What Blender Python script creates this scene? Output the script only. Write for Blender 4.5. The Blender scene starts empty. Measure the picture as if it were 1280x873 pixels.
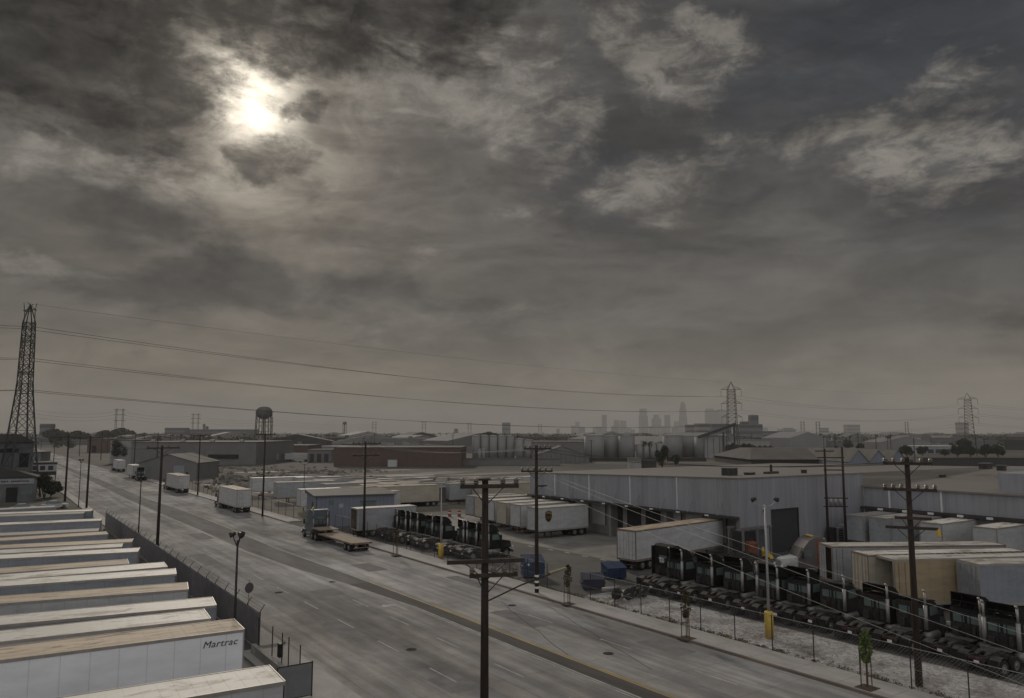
import bpy, math, random
from mathutils import Vector, Matrix
random.seed(7)
sc = bpy.context.scene
COL = sc.collection
R = math.radians
# ------------------------------------------------------------------ camera geometry (metres; +Y runs up the street)
F, HOR, H = 960.0, 541.0, 14.2
PIT = math.atan((HOR - 436.5) / F)
CP, SP = math.cos(PIT), math.sin(PIT)
HEAD = R(34.35)
CH, SH = math.cos(HEAD), math.sin(HEAD)

def at(px, py, z=0.0):
    """point of the plane at height z that the photo shows at (px, py)"""
    x, u = (px - 640) / F, (436.5 - py) / F
    f, r, k = CP - u * SP, x, SP + u * CP
    t = (z - H) / k
    return Vector(((r * CH + f * SH) * t, (-r * SH + f * CH) * t, z))

def loc(px, py, D):
    """point at camera depth D (level metres ahead)"""
    t = (436.5 - py) / F
    Z = D * (t * CP + SP) / (CP - t * SP)
    X = (px - 640) / F * (CP * D + SP * Z)
    return Vector((X * CH + D * SH, -X * SH + D * CH, H + Z))

def depth(x, y):
    return x * SH + y * CH

def zat(py, x, y):
    t = (436.5 - py) / F
    return H + depth(x, y) * (t * CP + SP) / (CP - t * SP)

def yat(x, px, z=2.0):
    t = (px - 640) / F
    return (x * CH - t * CP * x * SH - t * SP * (z - H)) / (SH + t * CP * CH)

def xat(y, px, z=2.0):
    t = (px - 640) / F
    return (y * (SH + t * CP * CH) + t * SP * (z - H)) / (CH - t * CP * SH)

# ------------------------------------------------------------------ mesh builder
class MB:
    def __init__(s):
        s.v, s.f, s.sm = [], [], False
    def add(s, vs, fs):
        b = len(s.v)
        s.v += [tuple(p) for p in vs]
        s.f += [tuple(b + i for i in f) for f in fs]
        return s
    def hexa(s, p):  # 4 bottom ccw, 4 top ccw
        return s.add(p, [(3, 2, 1, 0), (4, 5, 6, 7), (0, 1, 5, 4), (1, 2, 6, 5), (2, 3, 7, 6), (3, 0, 4, 7)])
    def box(s, x0, x1, y0, y1, z0, z1):
        return s.hexa([(x0, y0, z0), (x1, y0, z0), (x1, y1, z0), (x0, y1, z0), (x0, y0, z1), (x1, y0, z1), (x1, y1, z1), (x0, y1, z1)])
    def bevbox(s, x0, x1, y0, y1, z0, z1, b):
        # box with chamfered vertical and top edges
        def ring(i, z):
            return [(x0 + i, y0 + b, z), (x0 + b, y0 + i, z), (x1 - b, y0 + i, z), (x1 - i, y0 + b, z), (x1 - i, y1 - b, z), (x1 - b, y1 - i, z), (x0 + b, y1 - i, z), (x0 + i, y1 - b, z)]
        rs = [ring(0, z0), ring(0, z1 - b), ring(b * .7, z1)]
        vs = sum(rs, [])
        fs = [tuple(range(7, -1, -1)), tuple(range(16, 24))]
        for k in (0, 8):
            for i in range(8):
                j = (i + 1) % 8
                fs.append((k + i, k + j, k + 8 + j, k + 8 + i))
        return s.add(vs, fs)
    def rbox(s, c, sx, sy, z0, z1, a):
        ca, sa = math.cos(a), math.sin(a)
        q = [(-sx / 2, -sy / 2), (sx / 2, -sy / 2), (sx / 2, sy / 2), (-sx / 2, sy / 2)]
        q = [(c[0] + x * ca - y * sa, c[1] + x * sa + y * ca) for x, y in q]
        return s.hexa([(x, y, z0) for x, y in q] + [(x, y, z1) for x, y in q])
    def bar(s, p, q, w, h=None):
        h = h or w
        p, q = Vector(p), Vector(q)
        d = (q - p)
        if d.length < 1e-6: return s
        d.normalize()
        up = Vector((0, 0, 1)) if abs(d.z) < .95 else Vector((1, 0, 0))
        a = d.cross(up).normalized(); b = a.cross(d).normalized()
        a *= w / 2; b *= h / 2
        return s.hexa([p - a - b, p + a - b, p + a + b, p - a + b, q - a - b, q + a - b, q + a + b, q - a + b])
    def tube(s, p, q, r0, r1=None, n=10, caps=True):
        r1 = r0 if r1 is None else r1
        p, q = Vector(p), Vector(q)
        d = (q - p).normalized()
        up = Vector((0, 0, 1)) if abs(d.z) < .95 else Vector((1, 0, 0))
        a = d.cross(up).normalized(); b = a.cross(d).normalized()
        vs = []
        for c, r in ((p, r0), (q, r1)):
            for i in range(n):
                t = 2 * math.pi * i / n
                vs.append(c + a * math.cos(t) * r + b * math.sin(t) * r)
        fs = [(i, (i + 1) % n, n + (i + 1) % n, n + i) for i in range(n)]
        if caps: fs += [tuple(range(n - 1, -1, -1)), tuple(range(n, 2 * n))]
        return s.add(vs, fs)
    def path(s, pts, r, n=6):
        for p, q in zip(pts, pts[1:]): s.tube(p, q, r, r, n)
        return s
    def lathe(s, prof, c=(0, 0, 0), n=20, axis='z'):
        vs, fs = [], []
        for r, h in prof:
            for i in range(n):
                t = 2 * math.pi * i / n
                x, y = r * math.cos(t), r * math.sin(t)
                if axis == 'z': vs.append((c[0] + x, c[1] + y, c[2] + h))
                elif axis == 'y': vs.append((c[0] + x, c[1] + h, c[2] + y))
                else: vs.append((c[0] + h, c[1] + x, c[2] + y))
        for k in range(len(prof) - 1):
            for i in range(n):
                j = (i + 1) % n
                fs.append((k * n + i, k * n + j, (k + 1) * n + j, (k + 1) * n + i))
        fs.append(tuple(range(n - 1, -1, -1)))
        m = (len(prof) - 1) * n
        fs.append(tuple(range(m, m + n)))
        return s.add(vs, fs)
    def prism(s, prof, y0, y1):  # profile in xz extruded along y
        n = len(prof)
        vs = [(x, y0, z) for x, z in prof] + [(x, y1, z) for x, z in prof]
        fs = [tuple(range(n)), tuple(range(2 * n - 1, n - 1, -1))]
        for i in range(n):
            j = (i + 1) % n
            fs.append((j, i, n + i, n + j))
        return s.add(vs, fs)
    def quad(s, a, b, c, d):
        return s.add([a, b, c, d], [(0, 1, 2, 3)])
    def build(s, name, mat, parent=None, smooth=False, loc_=None, rz=0):
        me = bpy.data.meshes.new(name)
        me.from_pydata(s.v, [], s.f)
        me.materials.append(mat)
        if smooth:
            me.polygons.foreach_set('use_smooth', [True] * len(me.polygons))
        me.validate(); me.update()
        import bmesh
        bm = bmesh.new(); bm.from_mesh(me)
        bmesh.ops.recalc_face_normals(bm, faces=bm.faces)
        bm.to_mesh(me); bm.free()
        o = bpy.data.objects.new(name, me)
        COL.objects.link(o)
        if parent: o.parent = parent
        if loc_ is not None: o.location = loc_
        o.rotation_euler.z = rz
        return o

def tag(o, label=None, cat=None, group=None, kind=None):
    if label: o['label'] = label
    if cat: o['category'] = cat
    if group: o['group'] = group
    if kind: o['kind'] = kind
    return o

def thing(name, label, cat, loc_=(0, 0, 0), rz=0, group=None):
    o = bpy.data.objects.new(name, None)
    COL.objects.link(o)
    o.empty_display_size = .5
    o.location = loc_; o.rotation_euler.z = rz
    return tag(o, label, cat, group)

KIDS = {}
def kids(o):
    return list(o.children)

def copy_tree(o, parent=None):
    c = o.copy(); COL.objects.link(c)
    if parent: c.parent = parent
    for ch in kids(o): copy_tree(ch, c)
    return c

def place(proto, used, label, loc_, rz=0, group=None):
    """first call moves the prototype itself; later calls copy it"""
    o = proto if proto.name not in used else copy_tree(proto)
    used.add(proto.name)
    o.location = loc_; o.rotation_euler.z = rz
    tag(o, label, None, group)
    return o
USED = set()

def struct(name, mb, mat):
    return tag(mb.build(name, mat), kind='structure')

# ------------------------------------------------------------------ materials
def nodes(m):
    m.use_nodes = True
    nt = m.node_tree
    return nt, nt.nodes, nt.links, nt.nodes['Principled BSDF']

def mat(name, c, rough=.7, metal=0, var=.18, scale=1.2, stretch=(1, 1, 1), dirt=None, dirt_amt=0, dirt_rng=(.45, .68), dirt_scale=.6, spec=.3, rnd=0.0, ribs=None, bump=0.0, coords='Object'):
    m = bpy.data.materials.new(name)
    nt, N, L, P = nodes(m)
    P.inputs['Roughness'].default_value = rough
    P.inputs['Metallic'].default_value = metal
    P.inputs['Specular IOR Level'].default_value = spec
    tc = N.new('ShaderNodeTexCoord')
    src = tc.outputs['Object']
    if coords == 'World':
        g = N.new('ShaderNodeNewGeometry'); src = g.outputs['Position']
    oi = N.new('ShaderNodeObjectInfo')
    mp = N.new('ShaderNodeMapping')
    mp.inputs['Scale'].default_value = stretch
    L.new(src, mp.inputs['Vector'])
    if coords != 'World':
        ad = N.new('ShaderNodeVectorMath'); ad.operation = 'ADD'
        ml = N.new('ShaderNodeVectorMath'); ml.operation = 'SCALE'; ml.inputs[0].default_value = (37, 53, 71)
        L.new(oi.outputs['Random'], ml.inputs['Scale'])
        L.new(mp.outputs[0], ad.inputs[0]); L.new(ml.outputs[0], ad.inputs[1])
        vec = ad.outputs[0]
    else:
        vec = mp.outputs[0]
    no = N.new('ShaderNodeTexNoise'); no.inputs['Scale'].default_value = scale; no.inputs['Detail'].default_value = 6; no.inputs['Roughness'].default_value = .62
    L.new(vec, no.inputs['Vector'])
    mr = N.new('ShaderNodeMapRange')
    mr.inputs['From Min'].default_value = .3; mr.inputs['From Max'].default_value = .7
    mr.inputs['To Min'].default_value = 1 - var; mr.inputs['To Max'].default_value = 1 + var
    L.new(no.outputs['Fac'], mr.inputs['Value'])
    fac = mr.outputs[0]
    def mul(a, b):
        k = N.new('ShaderNodeMath'); k.operation = 'MULTIPLY'
        L.new(a, k.inputs[0]); L.new(b, k.inputs[1]); return k.outputs[0]
    if rnd:
        r2 = N.new('ShaderNodeMapRange'); r2.inputs['To Min'].default_value = 1 - rnd; r2.inputs['To Max'].default_value = 1 + rnd
        L.new(oi.outputs['Random'], r2.inputs['Value']); fac = mul(fac, r2.outputs[0])
    ribv = None
    if ribs:
        ax, per, amt = ribs[:3]
        sx = N.new('ShaderNodeSeparateXYZ'); L.new(src, sx.inputs[0])
        md = N.new('ShaderNodeMath'); md.operation = 'PINGPONG'; md.inputs[1].default_value = per / 2
        L.new(sx.outputs['XYZ'.index(ax)], md.inputs[0])
        rr = N.new('ShaderNodeMapRange'); rr.inputs['From Max'].default_value = per / 2
        rr.interpolation_type = 'SMOOTHSTEP'
        rr.inputs['From Min'].default_value = per * (ribs[3] if len(ribs) > 3 else .36)
        rr.inputs['To Min'].default_value = 1; rr.inputs['To Max'].default_value = 1 - amt
        L.new(md.outputs[0], rr.inputs['Value']); fac = mul(fac, rr.outputs[0]); ribv = rr.outputs[0]
    col = N.new('ShaderNodeMix'); col.data_type = 'RGBA'; col.blend_type = 'MULTIPLY'; col.inputs[0].default_value = 1
    col.inputs[6].default_value = (*c, 1)
    cb = N.new('ShaderNodeCombineColor')
    for i in range(3): L.new(fac, cb.inputs[i])
    L.new(cb.outputs[0], col.inputs[7])
    out = col.outputs[2]
    if dirt:
        n2 = N.new('ShaderNodeTexNoise'); n2.inputs['Scale'].default_value = dirt_scale; n2.inputs['Detail'].default_value = 8; n2.inputs['Roughness'].default_value = .7
        n2.inputs['Distortion'].default_value = .4
        L.new(vec, n2.inputs['Vector'])
        r3 = N.new('ShaderNodeMapRange'); r3.inputs['From Min'].default_value = dirt_rng[0]; r3.inputs['From Max'].default_value = dirt_rng[1]; r3.inputs['To Max'].default_value = dirt_amt
        L.new(n2.outputs['Fac'], r3.inputs['Value'])
        mx = N.new('ShaderNodeMix'); mx.data_type = 'RGBA'
        L.new(r3.outputs[0], mx.inputs[0]); L.new(out, mx.inputs[6]); mx.inputs[7].default_value = (*dirt, 1)
        out = mx.outputs[2]
    L.new(out, P.inputs['Base Color'])
    if bump:
        b = N.new('ShaderNodeBump'); b.inputs['Strength'].default_value = bump; b.inputs['Distance'].default_value = .05
        L.new(ribv if ribv else no.outputs['Fac'], b.inputs['Height']); L.new(b.outputs[0], P.inputs['Normal'])
    return m

M = {}
M['steel_dark'] = mat('dark_steel', (.035, .034, .034), .6, .2, .3, 4)
M['frame'] = mat('grimy_frame', (.045, .042, .04), .65, .1, .5, 3, dirt=(.14, .12, .1), dirt_amt=.55, dirt_scale=2.5)
M['galv'] = mat('galvanised', (.34, .33, .32), .5, .5, .15, 5)
M['wire'] = mat('black_wire', (.05, .05, .05), .6, .2, .05, 2)
M['alu_wire'] = mat('aluminium_wire', (.33, .33, .32), .6, .2, .05, 2)
M['cab_back'] = mat('grimy_cab_back', (.05, .048, .044), .6, .1, .5, 3, dirt=(.015, .014, .013), dirt_amt=.8, dirt_scale=3)
M['tyre'] = mat('tyre_rubber', (.02, .019, .018), .85, 0, .25, 6)
M['rim'] = mat('wheel_rim', (.22, .21, .2), .45, .4, .2, 6)
M['red_lamp'] = mat('red_lens', (.12, .018, .014), .3, 0, .1, 6)
M['white_pl'] = mat('white_plate', (.7, .7, .68), .5, 0, .1, 6)
M['glass'] = mat('cab_glass', (.12, .16, .15), .3, 0, .1, 2, spec=.4)  # opaque; pale green imitates the brightness seen through the truck cabs
M['screen'] = mat('windscreen_glass', (.02, .024, .026), .5, 0, .1, 2, spec=.1)
M['chrome'] = mat('stack_chrome', (.33, .315, .3), .45, .35, .15, 4)
M['black_paint'] = mat('black_truck_paint', (.011, .011, .011), .35, 0, .3, 2, rnd=.3, dirt=(.06, .05, .04), dirt_amt=.2, dirt_scale=1.5)
M['green_paint'] = mat('dark_green_truck_paint', (.012, .017, .014), .35, 0, .3, 2, rnd=.3, dirt=(.06, .05, .04), dirt_amt=.2, dirt_scale=1.5)
M['char_paint'] = mat('charcoal_truck_paint', (.024, .023, .023), .35, 0, .3, 2, rnd=.3, dirt=(.06, .05, .04), dirt_amt=.2, dirt_scale=1.5)
M['brown_paint'] = mat('dark_brown_truck_paint', (.017, .013, .011), .35, 0, .3, 2, rnd=.3, dirt=(.06, .05, .04), dirt_amt=.2, dirt_scale=1.5)
M['wood_pole'] = mat('tarred_pole_wood', (.035, .024, .018), .85, 0, .45, 3, (6, 6, .4))
M['arm_wood'] = mat('crossarm_wood', (.05, .038, .03), .85, 0, .4, 4)
M['insul'] = mat('porcelain', (.16, .13, .11), .35, 0, .2, 5)
M['yellow'] = mat('yellow_paint', (.62, .42, .07), .6, 0, .2, 3, dirt=(.25, .18, .08), dirt_amt=.5, dirt_scale=2.)
M['concrete'] = mat('concrete_block', (.33, .31, .285), .85, 0, .2, 1.5, coords='World')
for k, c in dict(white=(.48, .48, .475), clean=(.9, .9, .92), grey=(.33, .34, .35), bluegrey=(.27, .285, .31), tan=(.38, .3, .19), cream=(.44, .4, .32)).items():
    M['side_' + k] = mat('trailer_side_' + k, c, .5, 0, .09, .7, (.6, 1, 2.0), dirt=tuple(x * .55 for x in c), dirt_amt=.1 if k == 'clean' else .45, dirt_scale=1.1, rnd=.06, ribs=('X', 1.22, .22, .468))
M['roof_white'] = mat('trailer_roof_white', (.62, .59, .53), .6, 0, .12, .6, (.5, 1, 1), dirt=(.24, .19, .14), dirt_amt=.8, dirt_scale=.7, rnd=.14, dirt_rng=(.5, .6))
M['roof_tan'] = mat('trailer_roof_weathered', (.50, .40, .29), .7, 0, .2, .8, (.35, 1.6, 1), dirt_rng=(.5, .62), dirt=(.19, .13, .085), dirt_amt=.8, dirt_scale=1.2, rnd=.1)
M['roof_grey'] = mat('trailer_roof_grey', (.36, .34, .31), .7, 0, .2, .8, (.35, 1.6, 1), dirt=(.16, .13, .1), dirt_amt=.6, dirt_scale=.9, rnd=.15)
M['rail'] = mat('trailer_rail', (.34, .31, .28), .5, .2, .15, 2)
M['rail_rust'] = mat('rusty_rail', (.2, .15, .125), .75, 0, .25, 2)
M['inside'] = mat('trailer_lining', (.2, .17, .13), .8, 0, .2, 1.5)
M['rust'] = mat('rust_red', (.2, .075, .045), .8, 0, .35, 3)
M['blue'] = mat('dumpster_blue', (.028, .05, .105), .55, 0, .25, 2, dirt=(.05, .05, .06), dirt_amt=.5, dirt_scale=2)
M['navy'] = mat('dumpster_navy', (.025, .028, .055), .6, 0, .25, 2)
M['letter'] = mat('black_lettering', (.03, .03, .035), .5, 0, .05, 3)

# ------------------------------------------------------------------ text as mesh
def text_mesh(s, size, shear=0.0):
    cu = bpy.data.curves.new('lettering', 'FONT')
    cu.body = s; cu.size = size; cu.shear = shear; cu.extrude = .004; cu.space_character = 1.06
    o = bpy.data.objects.new('lettering_tmp', cu); COL.objects.link(o)
    bpy.context.view_layer.update()
    dg = bpy.context.evaluated_depsgraph_get()
    me = bpy.data.meshes.new_from_object(o.evaluated_get(dg))
    bpy.data.objects.remove(o); bpy.data.curves.remove(cu)
    me.name = 'lettering'
    return me

def lettering(s, size, parent, mtx, material, shear=0.0, name='lettering'):
    me = text_mesh(s, size, shear)
    me.transform(mtx)
    me.materials.clear(); me.materials.append(material)
    o = bpy.data.objects.new(name, me); COL.objects.link(o)
    o.parent = parent
    return o
# ------------------------------------------------------------------ ground materials
def road_mat():
    m = bpy.data.materials.new('worn_concrete_road')
    nt, N, L, P = nodes(m)
    P.inputs['Roughness'].default_value = .9
    P.inputs['Specular IOR Level'].default_value = .12
    g = N.new('ShaderNodeNewGeometry')
    def noise(scale, sv, det=6, rough=.6):
        mp = N.new('ShaderNodeMapping'); mp.inputs['Scale'].default_value = sv; L.new(g.outputs['Position'], mp.inputs['Vector'])
        n = N.new('ShaderNodeTexNoise'); n.inputs['Scale'].default_value = scale; n.inputs['Detail'].default_value = det; n.inputs['Roughness'].default_value = rough
        L.new(mp.outputs[0], n.inputs['Vector']); return n.outputs['Fac']
    def rng(v, a, b, c, d):
        r = N.new('ShaderNodeMapRange'); r.inputs[1].default_value = a; r.inputs[2].default_value = b; r.inputs[3].default_value = c; r.inputs[4].default_value = d
        L.new(v, r.inputs[0]); return r.outputs[0]
    def mth(op, a, b):
        k = N.new('ShaderNodeMath'); k.operation = op
        for i, q in enumerate((a, b)):
            if isinstance(q, (int, float)): k.inputs[i].default_value = q
            else: L.new(q, k.inputs[i])
        return k.outputs[0]
    streak = rng(noise(1., (1.1, .05, 1)), .3, .7, .72, 1.26)      # tyre tracks along the street
    streak2 = rng(noise(1., (.32, .02, 1), 3), .3, .7, .72, 1.25)
    patch = rng(noise(.1, (1, .6, 1), 5), .36, .64, .64, 1.3)
    blot = rng(noise(.6, (1, .45, 1), 8, .7), .3, .7, .78, 1.2)
    fine = rng(noise(9, (1, 1, 1), 3), .3, .7, .93, 1.07)
    f = mth('MULTIPLY', mth('MULTIPLY', streak, streak2), mth('MULTIPLY', patch, mth('MULTIPLY', blot, fine)))
    # slab joints
    s = N.new('ShaderNodeSeparateXYZ'); L.new(g.outputs['Position'], s.inputs[0])
    pp = N.new('ShaderNodeMath'); pp.operation = 'PINGPONG'; pp.inputs[1].default_value = 2.4; L.new(s.outputs[1], pp.inputs[0])
    j = rng(pp.outputs[0], 0.0, .05, .72, 1)
    px_ = N.new('ShaderNodeMath'); px_.operation = 'PINGPONG'; px_.inputs[1].default_value = 1.86
    L.new(mth('ADD', s.outputs[0], .35), px_.inputs[0])
    j2 = rng(px_.outputs[0], 0.0, .04, .7, 1)
    f = mth('MULTIPLY', f, mth('MULTIPLY', j, j2))
    mx = N.new('ShaderNodeMix'); mx.data_type = 'RGBA'; mx.blend_type = 'MULTIPLY'; mx.inputs[0].default_value = 1
    tint = N.new('ShaderNodeMix'); tint.data_type = 'RGBA'
    L.new(rng(noise(.5, (1, .06, 1), 3), .42, .62, 0, 1), tint.inputs[0])
    tint.inputs[6].default_value = (.285, .28, .273, 1); tint.inputs[7].default_value = (.33, .305, .275, 1)
    cb = N.new('ShaderNodeCombineColor')
    for i in range(3): L.new(f, cb.inputs[i])
    L.new(tint.outputs[2], mx.inputs[6]); L.new(cb.outputs[0], mx.inputs[7]); L.new(mx.outputs[2], P.inputs['Base Color'])
    return m

M['road'] = road_mat()
M['asphalt'] = mat('asphalt', (.085, .08, .076), .8, 0, .3, .25, (1, .6, 1), dirt=(.17, .155, .135), dirt_amt=.6, dirt_scale=.12, coords='World', spec=.25)
M['asphalt_med'] = mat('median_asphalt', (.08, .071, .066), .9, 0, .3, 1.2, (1, .12, 1), coords='World')
M['apron'] = mat('yard_concrete', (.235, .22, .2), .75, 0, .22, .12, (1, 1, 1), dirt=(.1, .09, .08), dirt_amt=.7, dirt_scale=.35, coords='World')
M['sidewalk'] = mat('sidewalk_concrete', (.42, .4, .37), .85, 0, .16, .5, (1, .4, 1), dirt=(.24, .21, .18), dirt_amt=.5, dirt_scale=.7, coords='World')
M['kerb'] = mat('kerb_concrete', (.2, .165, .14), .85, 0, .3, 1.2, (1, .25, 1), coords='World')
M['gravel'] = mat('crushed_gravel', (.42, .4, .38), .95, 0, .5, 3.2, (1, 1, 1), dirt=(.12, .1, .08), dirt_amt=.9, dirt_scale=.45, coords='World', bump=.6)
M['dirt'] = mat('bare_dirt', (.15, .13, .105), .95, 0, .35, .08, (1, 1, 1), dirt=(.21, .19, .16), dirt_amt=.8, dirt_scale=.045, coords='World')
M['land'] = mat('hazy_ground', (.085, .077, .066), .95, 0, .4, .012, (1, 1, 1), dirt=(.2, .185, .16), dirt_amt=.6, dirt_scale=.02, coords='World')
M['paint'] = mat('worn_white_paint', (.42, .4, .37), .8, 0, .35, 1.4, (1, .6, 1), dirt=(.25, .235, .215), dirt_amt=.95, dirt_scale=1.6, coords='World')
M['ypaint'] = mat('worn_yellow_paint', (.46, .32, .1), .7, 0, .35, 1.4, (1, .3, 1), dirt=(.22, .2, .17), dirt_amt=.8, dirt_scale=1.1, coords='World')
M['road_dark'] = mat('road_dark_matte', (.07, .065, .06), 1, 0, .3, 2, coords='World', spec=0)

def sheet(name, x0, x1, y0, y1, z, m):
    return struct(name, MB().quad((x0, y0, z), (x1, y0, z), (x1, y1, z), (x0, y1, z)), m)

E_ = 11500
sheet('ground', -E_, E_, -E_, E_, -.012, M['land'])
XL, XR = 17.7, 40.5
sheet('road', XL, XR, -60, 1600, 0, M['road'])
# far cross street and yards
sheet('truck_yard_ground', 43.2, 110, -40, 260, -.004, M['asphalt'])
mb = MB()
pts = [at(*p) for p in ((560, 664), (616, 672), (663, 681), (709, 690), (754, 699), (800, 708))]
mb.add([(p.x, p.y, .002) for p in pts] + [(73, 56, .002), (73, 118, .002), (58, 118, .002)], [tuple(range(len(pts) + 3))])
struct('loading_apron', mb, M['apron'])
mb = MB()
for px, py in ((595, 667.5), (616, 672), (637, 676.5), (663, 682), (688, 686.5), (709, 690), (731, 694.5), (754, 699)):
    c = at(px, py + 1)
    a = at(px + 5, py + 2) - at(px - 5, py)
    mb.rbox(c, .95, .28, -.001, .006, math.atan2(a.y, a.x))
struct('yard_markings', mb, M['paint'])
sheet('gravel_strip', 43.15, 49.2, -30, 53.5, .004, M['gravel'])
sheet('side_yard_ground', -60, 16.0, -40, 150, -.004, M['asphalt'])
sheet('vacant_lot', 43.4, 112, 122, 262, 0.0, M['dirt'])
# kerbs and sidewalks, left pavement
mb = MB()
for y0, y1 in ((-60, 110.5), (121, 262), (268, 900)):
    mb.box(XR, XR + .18, y0, y1, -.1, .15)
    if y1 < 800: pass
struct('kerb', mb, M['kerb'])
mb = MB()
y = -60.0
while y < 262:
    if not (110.4 < y < 121):
        mb.box(XR + .183, 43.1, y, min(y + 2.97, 262), -.1, .146)
    y += 3.0
struct('sidewalk', mb, M['sidewalk'])
mb = MB(); mb.box(XL - .18, XL, 53, 900, -.1, .15); struct('kerb', mb, M['kerb'])
mb = MB(); mb.box(16.0, XL - .183, 53, 300, -.1, .146); struct('sidewalk', mb, M['sidewalk'])
sheet('driveway', 14.6, XL - .002, 26, 52.99, .004, M['sidewalk'])
# turning median of darker asphalt with double yellow lines
mp = [(-60, 30.15, 31.45), (58, 30.1, 31.35), (70, 29.2, 31.2), (80, 28.0, 31.0), (96, 27.0, 30.6), (122, 27.0, 31.0), (150, 26.6, 31.0), (185, 26.2, 29.8), (248, 26.8, 30.1), (340, 27.2, 29.8), (480, 27.6, 29.4), (800, 28, 29)]
mb = MB(); ml = MB(); mw = MB(); mb2 = MB()
for (y0, a0, b0), (y1, a1, b1) in zip(mp, mp[1:]):
    (mb if y0 < 65 else mb2).quad((a0, y0, .004), (b0, y0, .004), (b1, y1, .004), (a1, y1, .004))
    for tgt, off, w in ((mw, 0, .13), (mw, -.28, .1)):
        tgt.quad((a0 + off - w, y0, .008), (a0 + off, y0, .008), (a1 + off, y1, .008), (a1 + off - w, y1, .008))
    tgt = ml if y0 < 70 else mw
    tgt.quad((b0, y0, .008), (b0 + .13, y0, .008), (b1 + .13, y1, .008), (b1, y1, .008))
    if y0 < 50:
        ml.quad((b0 + .24, y0, .008), (b0 + .36, y0, .008), (b1 + .36, y1, .008), (b1 + .24, y1, .008))
struct('road_median', mb, M['asphalt_med'])
struct('turn_lane', mb2, mat('turn_lane_asphalt', (.165, .16, .155), .9, 0, .3, .5, (1, .2, 1), coords='World', spec=.1))
mb = MB(); rg = random.Random(8)
for x, y, w_, l_ in ((21.5, 52, 1.6, 5), (25, 66, 2.4, 3), (34, 47, 1.8, 6), (38.4, 60, 1.5, 8), (33.5, 75, 2.2, 5), (20.5, 88, 1.8, 9), (24.4, 110, 2.2, 7), (37.5, 36, 1.7, 4), (35, 120, 2.5, 10), (22, 38, 2, 3)):
    mb.quad((x, y, .0042), (x + w_, y, .0042), (x + w_, y + l_, .0042), (x, y + l_, .0042))
struct('road_patches', mb, mat('patched_concrete', (.2, .195, .19), .9, 0, .25, .8, coords='World', spec=.1))
mb = MB()
for x, y in ((24.1, 47), (28.4, 72), (36.9, 54), (34.2, 39), (22.6, 70), (38.7, 92)):
    mb.lathe([(.02, 0), (.36, 0), (.36, .007), (.02, .007)], (x, y, 0), 18)
struct('manhole_covers', mb, M['road_dark'])
struct('centre_line_markings', ml, M['ypaint'])
mf = MB()
for x, y0 in ((36.1, 0), (26.9, 1.5), (23.2, 3)):
    y = -30 + y0
    while y < 420:
        if not (x == 26.9 and y > 62):
            (mw if x > 30 else mf).box(x - .06, x + .06, y, y + 3.2, -.01, .008)
        y += 8.6 if x > 30 else 7.4
# turn arrow
a = at(498, 758)
mw.quad((a.x - .12, a.y - 1.6, .009), (a.x + .12, a.y - 1.6, .009), (a.x + .12, a.y + .8, .009), (a.x - .12, a.y + .8, .009))
mw.add([(a.x - .7, a.y + .3, .0095), (a.x + .12, a.y + .3, .0095), (a.x + .12, a.y + .95, .0095), (a.x - .7, a.y + .95, .0095), (a.x - .7, a.y + 1.3, .0095), (a.x - 1.35, a.y + .62, .0095), (a.x - .7, a.y, .0095)], [(0, 1, 2, 3), (4, 5, 6)])
struct('lane_markings', mw, M['paint'])
struct('faded_lane_markings', mf, mat('faded_paint', (.36, .35, .335), .8, 0, .35, 1.4, (1, .6, 1), dirt=(.28, .275, .265), dirt_amt=1, dirt_scale=1.6, coords='World'))
mb = MB()
def dark_line(pl, w=.05):  # thin, slightly jittered dark line laid just above the road
    q = [at(*p) for p in pl]
    out = []
    for p0, p1 in zip(q, q[1:]):
        n = 8
        for i in range(n):
            t0, t1 = i / n, (i + 1) / n
            out.append(p0.lerp(p1, t0))
    out.append(q[-1])
    out = [p + Vector((random.uniform(-.08, .08), random.uniform(-.08, .08), 0)) for p in out]
    for p0, p1 in zip(out, out[1:]):
        d = (p1 - p0); nrm = Vector((-d.y, d.x, 0)).normalized() * w / 2
        mb.quad(*[(v.x, v.y, .0045) for v in (p0 - nrm, p1 - nrm, p1 + nrm, p0 + nrm)])
dark_line([(626, 752), (660, 780), (709, 819)]); dark_line([(684, 757), (745, 795), (815, 838)])
struct('dark_road_lines', mb, M['road_dark'])

# ------------------------------------------------------------------ wheels shared by all vehicles
def wheel(parent, x, y, r=.5, w=.3, dual=False, dirn=1):
    """dirn = side (+1/-1) the wheel faces; origin mesh in the thing's frame"""
    m = MB()
    ws = [(y, w)] if not dual else [(y - .17, .28), (y + .17, .28)]
    for yy, ww in ws:
        m.lathe([(r * .62, -ww / 2), (r * .93, -ww / 2), (r, -ww * .36), (r, ww * .36), (r * .93, ww / 2), (r * .62, ww / 2)], (x, yy, r), 18, 'y')
    o = m.build('wheel', M['tyre'], parent, True)
    k = MB()
    ye = y + dirn * ((.17 + .14) if dual else w / 2)
    k.lathe([(r * .58, -dirn * .03), (r * .56, dirn * .012), (r * .3, dirn * .0), (r * .24, dirn * .06), (r * .1, dirn * .07)], (x, ye, r), 14, 'y')
    k.build('rim', M['rim'], o)
    return o

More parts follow.
